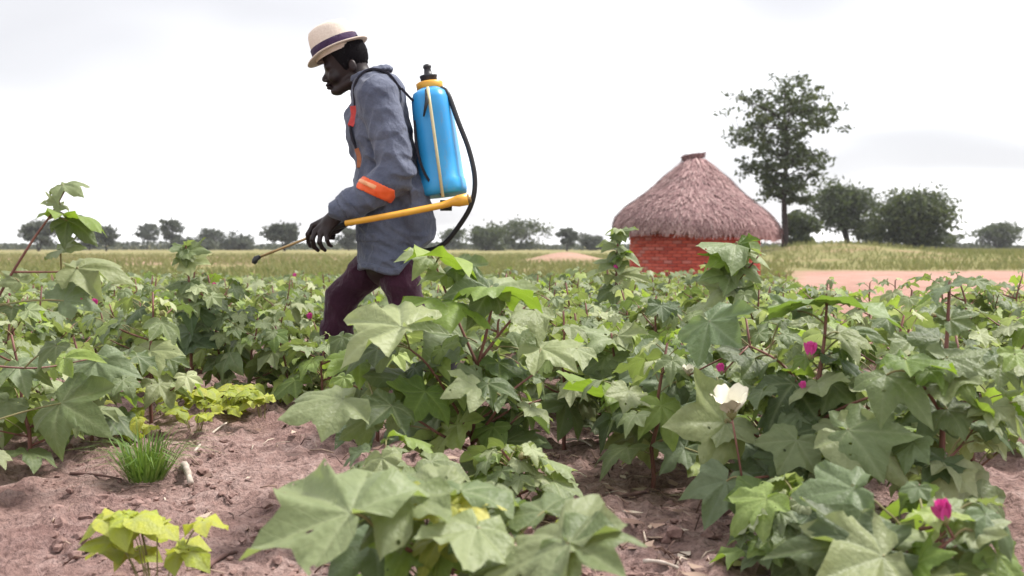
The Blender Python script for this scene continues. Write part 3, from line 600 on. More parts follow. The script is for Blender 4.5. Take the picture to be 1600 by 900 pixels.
# ---------------------------------------------------------------- grassland beyond the crop
nr = np.random.default_rng(5)
def blades(n, xs, ys, hmin, hmax, wid):
    h = nr.uniform(hmin, hmax, n); a = nr.uniform(0, 6.283, n); lx, ly = nr.normal(0, 0.35, n) * h, nr.normal(0, 0.35, n) * h
    z = gz_np(xs, ys) - 0.02; c, s = np.cos(a) * wid, np.sin(a) * wid
    P = np.stack([np.stack([xs - c, ys - s, z], -1), np.stack([xs + c, ys + s, z], -1), np.stack([xs + lx * .4 + c * .6, ys + ly * .4 + s * .6, z + h * .65], -1), np.stack([xs + lx, ys + ly, z + h], -1)], 1)
    return P.reshape(-1, 3), np.arange(n * 4).reshape(n, 4)
D = 20 + 90 * nr.random(95000) ** 1.4; u = nr.uniform(-0.78, 0.78, 95000); xs, ys = u * D, D
keep = (yard(xs, ys) < nr.random(len(xs)) * 0.6) & (np.hypot(xs - 4.52, ys - 25.4) > 2.3) & (fbm(xs * 0.25, ys * 0.12, 77, 3) > 0.30) & (np.exp(-((xs - 3.2) / 3.2) ** 2 - ((ys - 62) / 5) ** 2) < 0.3 + 0.3 * nr.random(len(xs)))
xs, ys = xs[keep], ys[keep]
P, Q = blades(len(xs), xs, ys, 0.12, 0.42, 0.022)
tint = np.repeat(np.clip(fbm(xs * 0.3, ys * 0.15, 55, 3) * 1.1 + nr.normal(0, 0.12, len(xs)) - .1, 0.02, 0.98), 4)
go = link('meadow_grass', mesh('meadow_grass', P, Q, M['grass'], False, {'tint': tint})); tag(go, 'yellow green meadow grass stretching from the crop to the tree line', 'grass', kind='stuff')

# ---------------------------------------------------------------- litter and clods on the bare soil
def lump(r, s):
    V = [Vector(p).normalized() for p in ((1, 0, 0), (-1, 0, 0), (0, 1, 0), (0, -1, 0), (0, 0, 1), (0, 0, -1), (1, 1, 1), (-1, 1, 1), (1, -1, 1), (-1, -1, 1), (1, 1, -1), (-1, 1, -1), (1, -1, -1), (-1, -1, -1))]
    Fc = []
    for ax in ((0, (6, 8, 12, 10)), (1, (7, 11, 13, 9)), (2, (6, 10, 11, 7)), (3, (8, 9, 13, 12)), (4, (6, 7, 9, 8)), (5, (10, 12, 13, 11))):
        c, q = ax
        for i in range(4): Fc.append((c, q[i], q[(i + 1) % 4]))
    return [Vector((v.x * s * r.uniform(0.55, 1.5), v.y * s * r.uniform(0.55, 1.5), v.z * s * 0.7 * r.uniform(0.5, 1.4))) for v in V], Fc
def litter_mat():
    m, t, p, o = mat('dry_litter'); t.links.new(ramp(t, attr(t, 'tint'), [(0.0, (0.07, 0.04, 0.035)), (0.5, (0.20, 0.12, 0.09)), (0.8, (0.36, 0.26, 0.2)), (1.0, (0.55, 0.46, 0.38))]), p.inputs['Base Color']); p.inputs['Roughness'].default_value = 0.9; return m
M['litter'] = litter_mat()
r = random.Random(21); g = Geo()
def groundz(x, y):
    j = min(max(int(np.searchsorted(gy, y)), 0), ny - 1); i = min(max(int(np.searchsorted(gx, x)), 0), nx - 1); return float(Z[j, i])
for k in range(4200):
    D_ = r.uniform(1.3, 4.6); px = r.uniform(60, 1500); x = (px - 800) / 1600 * D_
    if fbm(x * 2.2, D_ * 2.2, 91, 2) < 0.36: continue
    s = 0.0035 + 0.015 * r.random() ** 4; v, f = lump(r, s); z = groundz(x, D_) + s * 0.3
    g.add([(p.x + x, p.y + D_, p.z + z) for p in v], f, r.random())
o = link('soil_clods', g.mesh('soil_clods', M['clod'], False)); tag(o, 'crumbly soil clods scattered over the bare ground', 'soil', kind='stuff')
g = Geo()
for k in range(1500):
    D_ = r.uniform(1.3, 4.8); px = r.uniform(60, 1500); x = (px - 800) / 1600 * D_
    dens = 0.25 if px < 520 else 0.9
    if r.random() > dens: continue
    a = r.uniform(0, 6.28); L = r.uniform(0.015, 0.08); z = groundz(x, D_) + 0.004; dx, dy = math.cos(a) * L, math.sin(a) * L
    g.tube([(x, D_, z + r.uniform(0, .01)), (x + dx * .5 + r.uniform(-.005, .005), D_ + dy * .5, z + .004 + r.uniform(0, .012)), (x + dx, D_ + dy, groundz(x + dx, D_ + dy) + 0.003)], r.uniform(0.0008, 0.0025), 3, r.random())
for k in range(900):
    D_ = r.uniform(1.3, 4.0); px = r.uniform(300, 1550); x = (px - 800) / 1600 * D_
    if px < 560 and r.random() < 0.75: continue
    a = r.uniform(0, 6.28); L = r.uniform(0.008, 0.028); z = groundz(x, D_) + 0.004; c, s = math.cos(a) * L, math.sin(a) * L
    g.add([(x - c, D_ - s, z + r.uniform(0, .012)), (x + s * .5, D_ - c * .5, z + r.uniform(0, .006)), (x + c, D_ + s, z + r.uniform(0, .014)), (x - s * .5, D_ + c * .5, z + r.uniform(0, .006))], [(0, 1, 2, 3)], r.random())
o = link('straw_litter', g.mesh('straw_litter', M['litter'])); tag(o, 'dry straw and stalk litter strewn over the soil', 'litter', kind='stuff')
def on_ground(px, py):
    p = at(px, py, 1.0); d = p - Vector((0, 0, CAMZ)); t = 1.0
    for _ in range(30): q = Vector((0, 0, CAMZ)) + d * t; t *= (CAMZ - groundz(q.x, q.y)) / max(1e-3, CAMZ - q.z)
    return Vector((0, 0, CAMZ)) + d * t
def stick(label, pa, pb, r0, m, bend=0.01):
    a, b = on_ground(*pa), on_ground(*pb); a.z += r0 * 0.9; b.z += r0 * 1.2; c = a.lerp(b, 0.5); c.z = max(groundz(c.x, c.y) + r0, c.z) + bend
    g = Geo(); o_ = a.copy(); g.tube([p - o_ for p in bez(a, c, b, 7)], [r0 * (1 - 0.3 * i / 7) * (1 + 0.15 * math.sin(i * 2.1)) for i in range(8)], 7)
    o = link('dry_stick', g.mesh('dry_stick', m)); o.location = o_; tag(o, label, 'stick', 'sticks lying on the soil')
stick('short thick whitish stick lying beside the grass tuft', (288, 732), (298, 762), 0.011, M['stick'])
stick('thin pale curved stick lying above the grass tuft', (300, 712), (356, 662), 0.004, M['stick'])
stick('dark twig lying on soil at the bottom left', (318, 896), (372, 868), 0.006, M['twig'])
stick('slim dark twig lying left of the large front leaf', (330, 765), (362, 790), 0.004, M['twig'])
stick('long curved dark twig in the shaded furrow', (935, 792), (1030, 770), 0.006, M['twig'])
stick('brown twig lying across the soil at the far left', (110, 742), (190, 752), 0.004, M['twig'])
stick('pale straw stalk lying at the bottom of the furrow', (1005, 880), (1060, 892), 0.004, M['stick'])
stick('pale bent stalk in the leaf litter right of the big plant', (885, 690), (925, 700), 0.004, M['stick'])

# ---------------------------------------------------------------- weeds
def weed(label, px, py, spread, h, n, seed, lsize, group='yellow green weeds on the bare soil'):
    r = random.Random(seed); b = on_ground(px, py); root = empty('weed', (b.x, b.y, b.z - 0.005)); tag(root, label, 'weed', group); g = Geo()
    for k in range(n):
        a = r.uniform(0, 6.28); rd = spread * math.sqrt(r.random()); top = Vector((math.cos(a) * rd, math.sin(a) * rd, h * r.uniform(0.45, 1.0)))
        foot = Vector((math.cos(a) * rd * 0.3, math.sin(a) * rd * 0.3, 0)); g.tube(bez(foot, Vector((foot.x * 1.6, foot.y * 1.6, top.z * 0.7)), top, 4), 0.0014, 4, 0, False)
        a0 = r.uniform(0, 6.28)
        for j in range(3):
            aa = a0 + j * 2.1 + r.uniform(-.3, .3); d = Vector((math.cos(aa), math.sin(aa), r.uniform(-0.5, 0.15))); L = lsize * r.uniform(0.7, 1.25)
            put_leaf(root, leaf_matrix(top + d * 0.006, top + d * L, Vector((0, -0.25, 1)) + rv(r, 0.35), r.uniform(1.0, 1.35)), r.choice(WHI))
    link('stalks', g.mesh('stalks', M['stem']), root)
weed('yellow green broadleaf weed clump behind the bare soil, biggest one', 355, 655, 0.11, 0.12, 20, 31, 0.05)
weed('yellow green weed left of the biggest weed clump', 262, 648, 0.1, 0.12, 14, 32, 0.045)
weed('small yellow green weed directly behind the grass tuft', 205, 690, 0.06, 0.10, 10, 33, 0.045)
weed('small weed with lime leaves right beside the large drooping cotton leaf', 412, 650, 0.05, 0.09, 7, 34, 0.045)
weed('lime green weed in the bottom left corner, closest to the camera', 245, 930, 0.10, 0.17, 12, 35, 0.052)
weed('tiny green weed seedling in the furrow under the front plant', 885, 815, 0.03, 0.025, 5, 36, 0.018)
weed('sparse yellow weed left of the grass tuft', 150, 668, 0.08, 0.10, 9, 37, 0.042)
weed('little yellow green weed right of the biggest clump', 440, 628, 0.05, 0.07, 7, 38, 0.035)
weed('tangled lime weed between the grass tuft and the biggest clump', 305, 672, 0.07, 0.09, 10, 39, 0.038)
b = on_ground(228, 745); g = Geo(); r = random.Random(41)
for k in range(300):
    a = r.uniform(0, 6.28); rd = 0.05 * math.sqrt(r.random()); L = r.uniform(0.07, 0.20) * (0.8 if k % 3 else 1); out_ = r.uniform(0.1, 1.25); d = Vector((math.cos(a), math.sin(a), 0)); p = d * rd
    w = 0.0018; s_ = Vector((-d.y, d.x, 0)) * w; m_ = p + d * L * out_ * 0.4 + Vector((0, 0, L * 0.55)) + rv(r, 0.006); t_ = p + d * L * out_ + Vector((0, 0, L * (1.0 - out_ * 0.45)))
    g.add([p - s_, p + s_, m_ + s_ * 0.9, m_ - s_ * 0.9, t_], [(0, 1, 2, 3), (3, 2, 4)], r.random())
o = link('grass_tuft', g.mesh('grass_tuft', M['tuft'], False)); o.location = b - Vector((0, 0, 0.006)); tag(o, 'spiky green grass tuft on the bare soil at left', 'grass tuft')

# ---------------------------------------------------------------- thatched brick hut
HX, HY = 4.52, 25.4; HZ = gz(HX, HY)
hut = empty('brick_hut', (HX, HY, HZ)); tag(hut, 'round red brick hut with a shaggy conical thatched roof', 'hut')
WR, WH = 1.58, 1.62
g = Geo(); n = 64; V = []; Fc = []
for z in (-0.15, WH):
    for k in range(n): V.append(((WR - 0.012) * math.cos(2 * math.pi * k / n), (WR - 0.012) * math.sin(2 * math.pi * k / n), z))
Fc = [(k, (k + 1) % n, n + (k + 1) % n, n + k) for k in range(n)]; g.add(V, Fc)
wall = link('wall', g.mesh('wall', simple('mortar', (0.22, 0.07, 0.06), (0.30, 0.11, 0.10), 9, 0.95, 0.5, 0.02, 0.1)), hut)
def brick_mat():
    m, t, p, o = mat('red_brick'); oi = N(t, 'ShaderNodeObjectInfo'); rn = math_(t, 'FRACT', math_(t, 'ADD', oi.outputs['Random'], attr(t, 'tint')), None)
    c = ramp(t, rn, [(0.0, (0.40, 0.075, 0.055)), (0.4, (0.56, 0.11, 0.075)), (0.75, (0.62, 0.15, 0.11)), (1.0, (0.50, 0.20, 0.17))])
    nn = noise(t, 16, 5, 0.7); c = mixc(t, 0.5, c, ramp(t, nn, [(0.3, (0.55, 0.5, 0.5)), (0.7, (1.25, 1.25, 1.25))]), 'MULTIPLY'); t.links.new(c, p.inputs['Base Color']); p.inputs['Roughness'].default_value = 0.9
    p.inputs['Specular IOR Level'].default_value = 0.15; bump(t, p, nn, 0.5, 0.01); return m
BM = brick_mat()
def brick_verts(bl, bh, bd=0.09):
    V = []; e = 0.006
    for (y, ins) in ((0, 0), (bd - e, 0), (bd, e)):
        for (x, z) in ((-1, -1), (1, -1), (1, 1), (-1, 1)): V.append((x * (bl / 2 - ins), y, z * (bh / 2 - ins)))
    Fc = []
    for i in range(2):
        for k in range(4): a, b = i * 4 + k, i * 4 + (k + 1) % 4; Fc.append((a, b, b + 4, a + 4))
    Fc.append((8, 9, 10, 11)); return V, Fc
nb = 44; bh = 0.078; nc = int(WH / bh); BV = []
for k in range(3):
    bv, bf = brick_verts(0.208 + 0.004 * k, 0.066); jr = random.Random(k)
    BV.append((mesh('brick', [(x + jr.uniform(-.003, .003), y + jr.uniform(-.004, .004) * (y > 0), z + jr.uniform(-.002, .002)) for x, y, z in bv], bf, BM, False), bv, bf))
cand = []; r = random.Random(61)
for c in range(nc):
    for k in range(nb):
        a = 2 * math.pi * (k + 0.5 * (c % 2)) / nb; z = bh * (c + 0.5); m = Matrix.Translation((0, 0, z)) @ Matrix.Rotation(a - math.pi / 2, 4, 'Z') @ Matrix.Translation((0, WR - 0.08 + r.uniform(-0.003, 0.009), 0))
        facing = -math.sin(a + 0.17); cand.append((facing if z < 1.5 else facing - 1.0, m))
cand.sort(key=lambda t: -t[0]); g = Geo()
for i, (fc_, m) in enumerate(cand):
    if i < 300:
        o = link('brick', r.choice(BV)[0], wall); o.matrix_basis = m
    else: g.add([m @ Vector(v) for v in BV[0][1]], BV[0][2], r.random())
o = link('brick_courses', g.mesh('brick_courses', BM, False), wall); o['kind'] = 'stuff'
prof = [(0.02, 3.26), (0.26, 3.20), (0.34, 3.10), (0.79, 2.69), (1.27, 2.24), (1.60, 2.02), (1.90, 1.76), (2.03, 1.54), (2.05, 1.34), (1.92, 1.28), (1.55, 1.40), (0.3, 2.9)]
def prof_at(s):
    P = prof[1:9]; L = [math.hypot(b[0] - a[0], b[1] - a[1]) for a, b in zip(P[:-1], P[1:])]; T = sum(L); d = s * T
    for (a, b), l in zip(zip(P[:-1], P[1:]), L):
        if d <= l or (a, b) == (P[-2], P[-1]): t = min(1, d / l); return a[0] + (b[0] - a[0]) * t, a[1] + (b[1] - a[1]) * t, (b[0] - a[0]) / l, (b[1] - a[1]) / l
        d -= l
def wob(a): return 1 + 0.022 * math.sin(3 * a + 1) + 0.012 * math.sin(7 * a + 2)
def sag(a): return -0.05 * math.sin(a * 1.0 + 0.5) * 0.6 - 0.07 * math.cos(a) + 0.02 * math.sin(5 * a)
V, Fc = [], []; n = 72
for rr, zz in prof:
    for k in range(n): a = 2 * math.pi * k / n; w = wob(a); V.append((rr * w * math.cos(a), rr * w * math.sin(a), zz - 0.03 + sag(a) * max(0, (rr - 0.6) / 1.4) + 0.012 * math.sin(11 * a + rr * 9)))
for i in range(len(prof) - 1):
    for k in range(n): Fc.append((i * n + k, i * n + (k + 1) % n, (i + 1) * n + (k + 1) % n, (i + 1) * n + k))
def thatch_mat():
    m, t, p, o = mat('thatch'); c = ramp(t, attr(t, 'tint'), [(0.0, (0.14, 0.080, 0.082)), (0.35, (0.34, 0.215, 0.212)), (0.7, (0.48, 0.33, 0.315)), (1.0, (0.62, 0.47, 0.44))])
    nn = noise(t, 2.2, 5, 0.65); c = mixc(t, 0.6, c, ramp(t, nn, [(0.3, (0.55, 0.5, 0.52)), (0.7, (1.2, 1.2, 1.2))]), 'MULTIPLY'); t.links.new(c, p.inputs['Base Color']); p.inputs['Roughness'].default_value = 0.95; p.inputs['Specular IOR Level'].default_value = 0.1; return m
TM = thatch_mat(); roof = link('roof', mesh('roof', V, Fc, TM, True, {'tint': [0.25] * len(V)}), hut)
r = random.Random(71); g = Geo(); tiers = [0.30, 0.55, 0.74, 0.9, 1.0]
for k in range(23000):
    a = r.uniform(0, 6.283)
    if r.random() < 0.42: tr = r.choice(tiers); s0 = tr - r.uniform(0.05, 0.14) + 0.015 * math.sin(9 * a + tr * 30)
    else: s0 = r.random() ** 0.6 * 0.93
    s0 = max(0.0, min(0.97, s0)); rr, zz, dr, dz = prof_at(s0); L = r.uniform(0.16, 0.42); w = wob(a); aa = a + r.gauss(0, 0.06)
    lift = r.uniform(0.0, 0.07) ; ca, sa = math.cos(a), math.sin(a); p0 = Vector((rr * w * ca, rr * w * sa, zz + sag(a) * max(0, (rr - 0.6) / 1.4))) + Vector((ca * -dz, sa * -dz, dr)) * (lift * 0.3 - 0.01)
    s1 = s0 + L / 2.9
    if s1 < 0.985: r1, z1, d1, e1 = prof_at(s1); p1 = Vector((r1 * w * math.cos(aa), r1 * w * math.sin(aa), z1 + sag(a) * max(0, (r1 - 0.6) / 1.4))) + Vector((ca * -e1, sa * -e1, d1)) * lift
    else: L2 = (s1 - 0.985) * 2.9; r1, z1, _, _ = prof_at(0.985); p1 = Vector((r1 * w * math.cos(aa), r1 * w * math.sin(aa), z1 + sag(a))) + Vector((ca * r.uniform(-0.3, 0.25), sa * r.uniform(-0.3, 0.25), -1)) * min(L2, 0.2) + Vector((ca, sa, 0)) * 0.02
    wv = Vector((-sa, ca, 0)) * r.uniform(0.005, 0.015); t_ = min(1, max(0, r.gauss(0.5, 0.22)))
    g.add([p0 - wv, p0 + wv, p1 + wv * 0.7, p1 - wv * 0.7], [(0, 1, 2, 3)], t_)
o = link('thatch', g.mesh('thatch', TM, False), roof); o['kind'] = 'stuff'
g = Geo(); r = random.Random(72)
for k in range(500):
    a = r.uniform(0, 6.28); rd = 0.22 * math.sqrt(r.random()); L = r.uniform(0.1, 0.24); d = r.uniform(-0.5, 0.5); p = Vector((math.cos(a) * rd - 0.04, math.sin(a) * rd, 3.19 + r.uniform(0, 0.1) + 0.18 * math.cos(a) * rd)); q = Vector((math.cos(d) * L * r.choice((-1, 1)), math.sin(d) * L, r.uniform(-0.05, 0.05)))
    g.tube([p - q * 0.5, p + q * 0.5 + Vector((0, 0, r.uniform(-.02, .02)))], 0.008, 4, r.uniform(0, 0.35))
link('cap', g.mesh('cap', TM), roof)

# ---------------------------------------------------------------- trees
def tree(name, label, px, base_py, D, h, cw, crown_lo, seed, nleaf, lsz, mleaf, trunk_r, open_=1.0, group=None, nbr=14, flat=0.5, dens=1.0, stems=1, nsub=4, top_heavy=False):
    """tapered trunk, limbs reaching into the crown, leaf faces in clumps round the limb ends"""
    r = random.Random(seed); p = at(px, base_py, D); x, y = p.x, D; z0 = gz(x, y); root = empty(name, (x, y, z0)); tag(root, label, 'tree', group)
    g = Geo(); ends = []
    for st in range(stems):
        ox = 0 if stems == 1 else r.uniform(-0.25, 0.25) * cw
        top = h * r.uniform(0.86, 0.92); tp = [Vector((ox * min(1, t * 1.4) + (r.uniform(-.03, .03) * h * t), r.uniform(-.02, .02) * h * t, -0.3 + (top + 0.3) * t)) for t in [i / 8 for i in range(9)]]
        g.tube(tp, [trunk_r * (1 - 0.85 * i / 8) + 0.02 for i in range(9)], 8)
        def on(t): t *= 8; i = min(int(t), 7); return tp[i].lerp(tp[i + 1], t - i)
        for k in range(nbr):
            t = crown_lo + (0.97 - crown_lo) * (k + r.random() * 0.7) / nbr; a = k * 2.4 + r.uniform(-.4, .4); u = (t - crown_lo) / (1 - crown_lo)
            reach = cw * 0.5 * (float(np.interp(u, [0, .3, .6, .85, 1], [.45, .75, 1.0, 1.0, .75])) if top_heavy else math.sin(math.pi * min(1, (u * 0.82 + 0.16))) ** 0.6) * r.uniform(0.75, 1.12); p0 = on(t)
            d = Vector((math.cos(a), math.sin(a), 0)); e_ = p0 + d * reach + Vector((0, 0, reach * r.uniform(0.1, 0.55)))
            c = bez(p0, p0.lerp(e_, 0.5) + Vector((0, 0, reach * 0.12)), e_, 5); g.tube(c, [trunk_r * 0.28 * (1 - 0.16 * i) for i in range(6)], 5)
            ends += [(c[3], 0.8), (c[4], 1.0), (c[5], 1.0)]
            for s in range(nsub):
                b0 = c[r.choice((2, 3, 4))]; e2 = b0 + Vector((r.gauss(0, 1), r.gauss(0, 1), r.gauss(0.15, 0.55))).normalized() * reach * r.uniform(0.25, 0.5); g.tube([b0, b0.lerp(e2, .5) + Vector((0, 0, .03 * reach)), e2], [trunk_r * 0.1, trunk_r * 0.07, trunk_r * 0.04], 4); ends.append((e2, 0.9))
        ends.append((tp[-1], 1.0)); ends.append((tp[-1] + Vector((0, 0, h * 0.05)), 0.8))
    link('trunk', g.mesh('trunk', M['bark']), root)
    q = np.random.default_rng(seed); E = np.array([tuple(e_[0]) for e_ in ends]); pick = q.integers(0, len(E), nleaf); sig = cw * 0.05 * dens
    C = E[pick] + q.normal(0, 1, (nleaf, 3)) * np.array([sig * 1.25, sig * 1.25, sig * flat])
    nrm = q.normal(0, 1, (nleaf, 3)); nrm[:, 2] += 0.6; nrm /= np.linalg.norm(nrm, axis=1)[:, None]; tn = np.cross(nrm, q.normal(0, 1, (nleaf, 3))); tn /= np.linalg.norm(tn, axis=1)[:, None]; bn = np.cross(nrm, tn)
    L = lsz * q.uniform(0.6, 1.3, nleaf)[:, None]
    P = np.stack([C - tn * L, C + bn * L * 0.42 - nrm * L * .1, C + tn * L, C - bn * L * 0.42 - nrm * L * .1], 1).reshape(-1, 3)
    ti = np.repeat(np.clip(q.random(len(E))[pick] * 0.55 + q.random(nleaf) * 0.4, 0, 0.98), 4)
    cr_ = link('crown', mesh('crown', P, np.arange(nleaf * 4).reshape(-1, 4), mleaf, False, {'tint': ti}), root)
    cr_['kind'] = 'stuff'
    return root
def tsize(px, D): return px * D / F
tree('tall_tree', 'tall airy tree with sparse layered crown standing behind the hut', 1226, 405, 76, tsize(258, 76), tsize(172, 76), 0.30, 8, 6200, 0.22, M['tree'], 0.24, nbr=30, flat=0.75, dens=0.52, nsub=7, top_heavy=True)
GR = 'dark trees right of the hut'
tree('round_tree', 'round crowned tree with visible trunks right of the tall tree', 1328, 392, 105, tsize(100, 105), tsize(105, 105), 0.38, 4, 6000, 0.25, M['tree'], 0.28, group=GR, nbr=16, flat=0.9, dens=1.25, stems=2)
tree('bushy_tree', 'dense dark bushy tree at the right side of the field', 1420, 394, 100, tsize(80, 100), tsize(112, 100), 0.16, 5, 9500, 0.26, M['tree'], 0.3, group=GR, nbr=16, flat=1.0, dens=1.5, stems=3)
tree('bushy_tree', 'low bushy tree half hidden behind the tall tree\'s trunk', 1248, 398, 92, tsize(62, 92), tsize(48, 92), 0.12, 6, 4500, 0.24, M['tree'], 0.16, group=GR, nbr=10, flat=0.9, dens=1.5)
tree('bushy_tree', 'small dark bush beside the leaning right end of trees', 1362, 396, 112, tsize(42, 112), tsize(50, 112), 0.1, 7, 3500, 0.25, M['tree'], 0.16, group=GR, nbr=10, flat=0.9, dens=1.5)
FT = 'far trees along the horizon'
fars = [('grey flat topped far tree near the left edge', 166, 386, 46, 38, 0.35), ('far dark tree right behind the left edge sprig', 140, 386, 34, 30, 0.2), ('far tree with a flat dark crown, second from the left edge', 230, 387, 40, 42, 0.4), ('far slender tree with a pointed crown', 268, 386, 48, 34, 0.45), ('far round dark green tree at left', 330, 385, 40, 42, 0.15),
        ('pale far tree behind the spray lance', 445, 388, 46, 52, 0.4), ('far tree seen between the man\'s hand and leg', 545, 388, 32, 46, 0.2), ('far bush right below the sprayer hose', 708, 389, 30, 44, 0.1), ('wide dark far tree right of the sprayer hose', 760, 391, 40, 62, 0.1), ('tallest dome shaped far tree between man and hut', 806, 391, 46, 74, 0.1), ('far tree with a thin trunk just left of the hut', 886, 387, 36, 30, 0.35), ('low far bush touching the hut\'s left side', 925, 389, 18, 46, 0.05),
        ('far tree standing at the right end of the horizon', 1478, 392, 30, 46, 0.1), ('low far bush at the foot of the left trees', 300, 385, 10, 60, 0.05), ('far low hedge left of the spray nozzle', 372, 386, 12, 56, 0.05), ('far tree outside the field\'s left end', 60, 386, 44, 50, 0.3), ('far tree outside the field\'s right end', 1560, 392, 50, 60, 0.2)]
for k, (lab, px, py, hh, ww, lo) in enumerate(fars):
    D_ = 180 + 12 * (k * 7 % 5); hh *= 0.72 + 0.3 * ((k * 5) % 4) / 3; dark = k in (8, 9, 7, 12, 16)
    tree('far_tree', lab, px, py, D_, tsize(hh + 2, D_), tsize(ww, D_), lo, 800 + k, 1500 if ww < 50 else 3200, 0.36, M['tree'] if dark else M['farleaf'], 0.16, group=FT, nbr=9, flat=0.75, dens=1.25, stems=1 if ww < 50 else 2)
q = np.random.default_rng(9); n = 16000; xs = q.uniform(-190, 190, n); ys = 235 + q.normal(0, 6, n); hz = 0.7 + 1.8 * fbm(xs * 0.06, xs * 0, 41, 4) ** 1.5
zs = -0.5 + hz * q.random(n); tn = q.normal(0, 1, (n, 3)); tn /= np.linalg.norm(tn, axis=1)[:, None]; bn = np.cross(tn, q.normal(0, 1, (n, 3))); bn /= np.linalg.norm(bn, axis=1)[:, None]; C = np.stack([xs, ys, zs], -1)
P = np.stack([C - tn * .5, C + bn * .25, C + tn * .5, C - bn * .25], 1).reshape(-1, 3)
o = link('far_scrub', mesh('far_scrub', P, np.arange(n * 4).reshape(-1, 4), M['farleaf'], False, {'tint': np.repeat(q.random(n), 4)})); tag(o, 'low grey green scrub line along the whole horizon', 'scrub', kind='stuff')
# ---------------------------------------------------------------- the man: surfaces grown from joints
class SDF:
    def __init__(s, lo, hi, h):
        lo, hi = np.minimum(lo, hi), np.maximum(lo, hi); s.lo = np.array(lo, np.float32); s.h = h; s.n = np.ceil((np.array(hi) - np.array(lo)) / h).astype(int) + 1
        s.F = np.full(s.n, 0.06, np.float32)
    def block(s, lo, hi):
        a = np.clip(np.floor((np.array(lo) - s.lo) / s.h).astype(int), 0, s.n); b = np.clip(np.ceil((np.array(hi) - s.lo) / s.h).astype(int) + 1, 0, s.n)
        ax = [s.lo[i] + s.h * np.arange(a[i], b[i], dtype=np.float32) for i in range(3)]
        return tuple(slice(a[i], b[i]) for i in range(3)), np.meshgrid(*ax, indexing='ij')
    def merge(s, sl, d, k):
        if d.size == 0: return
        f = s.F[sl]
        if k > 0: hh = np.clip(0.5 + 0.5 * (f - d) / k, 0, 1); s.F[sl] = f * (1 - hh) + d * hh - k * hh * (1 - hh)
        else: s.F[sl] = np.minimum(f, d)
    def cone(s, a, ra, b, rb, k=0.02, ys=1.0):
        a, b = np.array(a, float), np.array(b, float); m = max(ra, rb) / min(ys, 1.0) + k + 0.03
        sl, (X, Y, Z) = s.block(np.minimum(a, b) - m, np.maximum(a, b) + m); d = b - a; L2 = float(d @ d) + 1e-9
        px, py, pz = X - a[0], (Y - a[1]), Z - a[2]; t = np.clip((px * d[0] + py * d[1] + pz * d[2]) / L2, 0, 1)
        q = np.sqrt((px - t * d[0]) ** 2 + ((py - t * d[1]) * ys) ** 2 + (pz - t * d[2]) ** 2); s.merge(sl, (q - (ra + (rb - ra) * t)).astype(np.float32), k)
    def chain(s, pts, k=0.02, ys=1.0):
        for (a, ra), (b, rb) in zip(pts[:-1], pts[1:]): s.cone(a, ra, b, rb, k, ys)
    def ell(s, c, rad, tilt=0.0, k=0.012):
        c = np.array(c, float); rad = np.array(rad, float); m = rad.max() + k + 0.02; sl, (X, Y, Z) = s.block(c - m, c + m); X, Y, Z = X - c[0], Y - c[1], Z - c[2]
        ct, st = math.cos(tilt), math.sin(tilt); x = X * ct - Z * st; z = X * st + Z * ct
        q = np.sqrt((x / rad[0]) ** 2 + (Y / rad[1]) ** 2 + (z / rad[2]) ** 2); q2 = np.sqrt((x / rad[0] ** 2) ** 2 + (Y / rad[1] ** 2) ** 2 + (z / rad[2] ** 2) ** 2) + 1e-6
        s.merge(sl, (q * (q - 1) / q2).astype(np.float32), k)
    def mesh(s, name, m, F_=None, off=(0, 0, 0)):
        Fv = s.F if F_ is None else F_; Sg = Fv < 0; nx_, ny_, nz_ = Fv.shape
        cnt = np.zeros((nx_ - 1, ny_ - 1, nz_ - 1), np.int8); cs = [(i, j, k) for i in (0, 1) for j in (0, 1) for k in (0, 1)]
        for i, j, k in cs: cnt += Sg[i:nx_ - 1 + i, j:ny_ - 1 + j, k:nz_ - 1 + k]
        act = np.argwhere((cnt > 0) & (cnt < 8)); ids = np.full(cnt.shape, -1, np.int32); ids[tuple(act.T)] = np.arange(len(act))
        cv = {c: Fv[act[:, 0] + c[0], act[:, 1] + c[1], act[:, 2] + c[2]] for c in cs}; pos = np.zeros((len(act), 3)); num = np.zeros(len(act))
        for c in cs:
            for ax in range(3):
                if c[ax] == 0:
                    d = list(c); d[ax] = 1; d = tuple(d); f0, f1 = cv[c], cv[d]; mk = (f0 < 0) != (f1 < 0); t = np.where(mk, f0 / np.where(mk, f0 - f1, 1), 0)
                    p = np.tile(np.array(c, float), (len(act), 1)); p[:, ax] = t; pos += p * mk[:, None]; num += mk
        P = (act + pos / num[:, None]) * s.h + s.lo - np.array(off); faces = []
        for ax in range(3):
            A = [slice(None)] * 3; B = [slice(None)] * 3; A[ax] = slice(0, -1); B[ax] = slice(1, None); s0, s1 = Sg[tuple(A)], Sg[tuple(B)]; e_ = np.argwhere(s0 != s1); u, v = [(1, 2), (2, 0), (0, 1)][ax]
            e_ = e_[(e_[:, u] > 0) & (e_[:, v] > 0) & (e_[:, u] < Fv.shape[u] - 1) & (e_[:, v] < Fv.shape[v] - 1)]
            if len(e_) == 0: continue
            def cell(du, dv): c = e_.copy(); c[:, u] -= du; c[:, v] -= dv; return ids[tuple(c.T)]
            q = np.stack([cell(1, 1), cell(0, 1), cell(0, 0), cell(1, 0)], -1); inv = ~s0[tuple(e_.T)]; q[inv] = q[inv][:, ::-1]; faces.append(q)
        return mesh(name, P, np.concatenate(faces), m)
    def val(s, p):
        i = ((np.array(p) - s.lo) / s.h).astype(int)
        if (i < 0).any() or (i >= s.n).any(): return 1.0
        return float(s.F[tuple(i)])

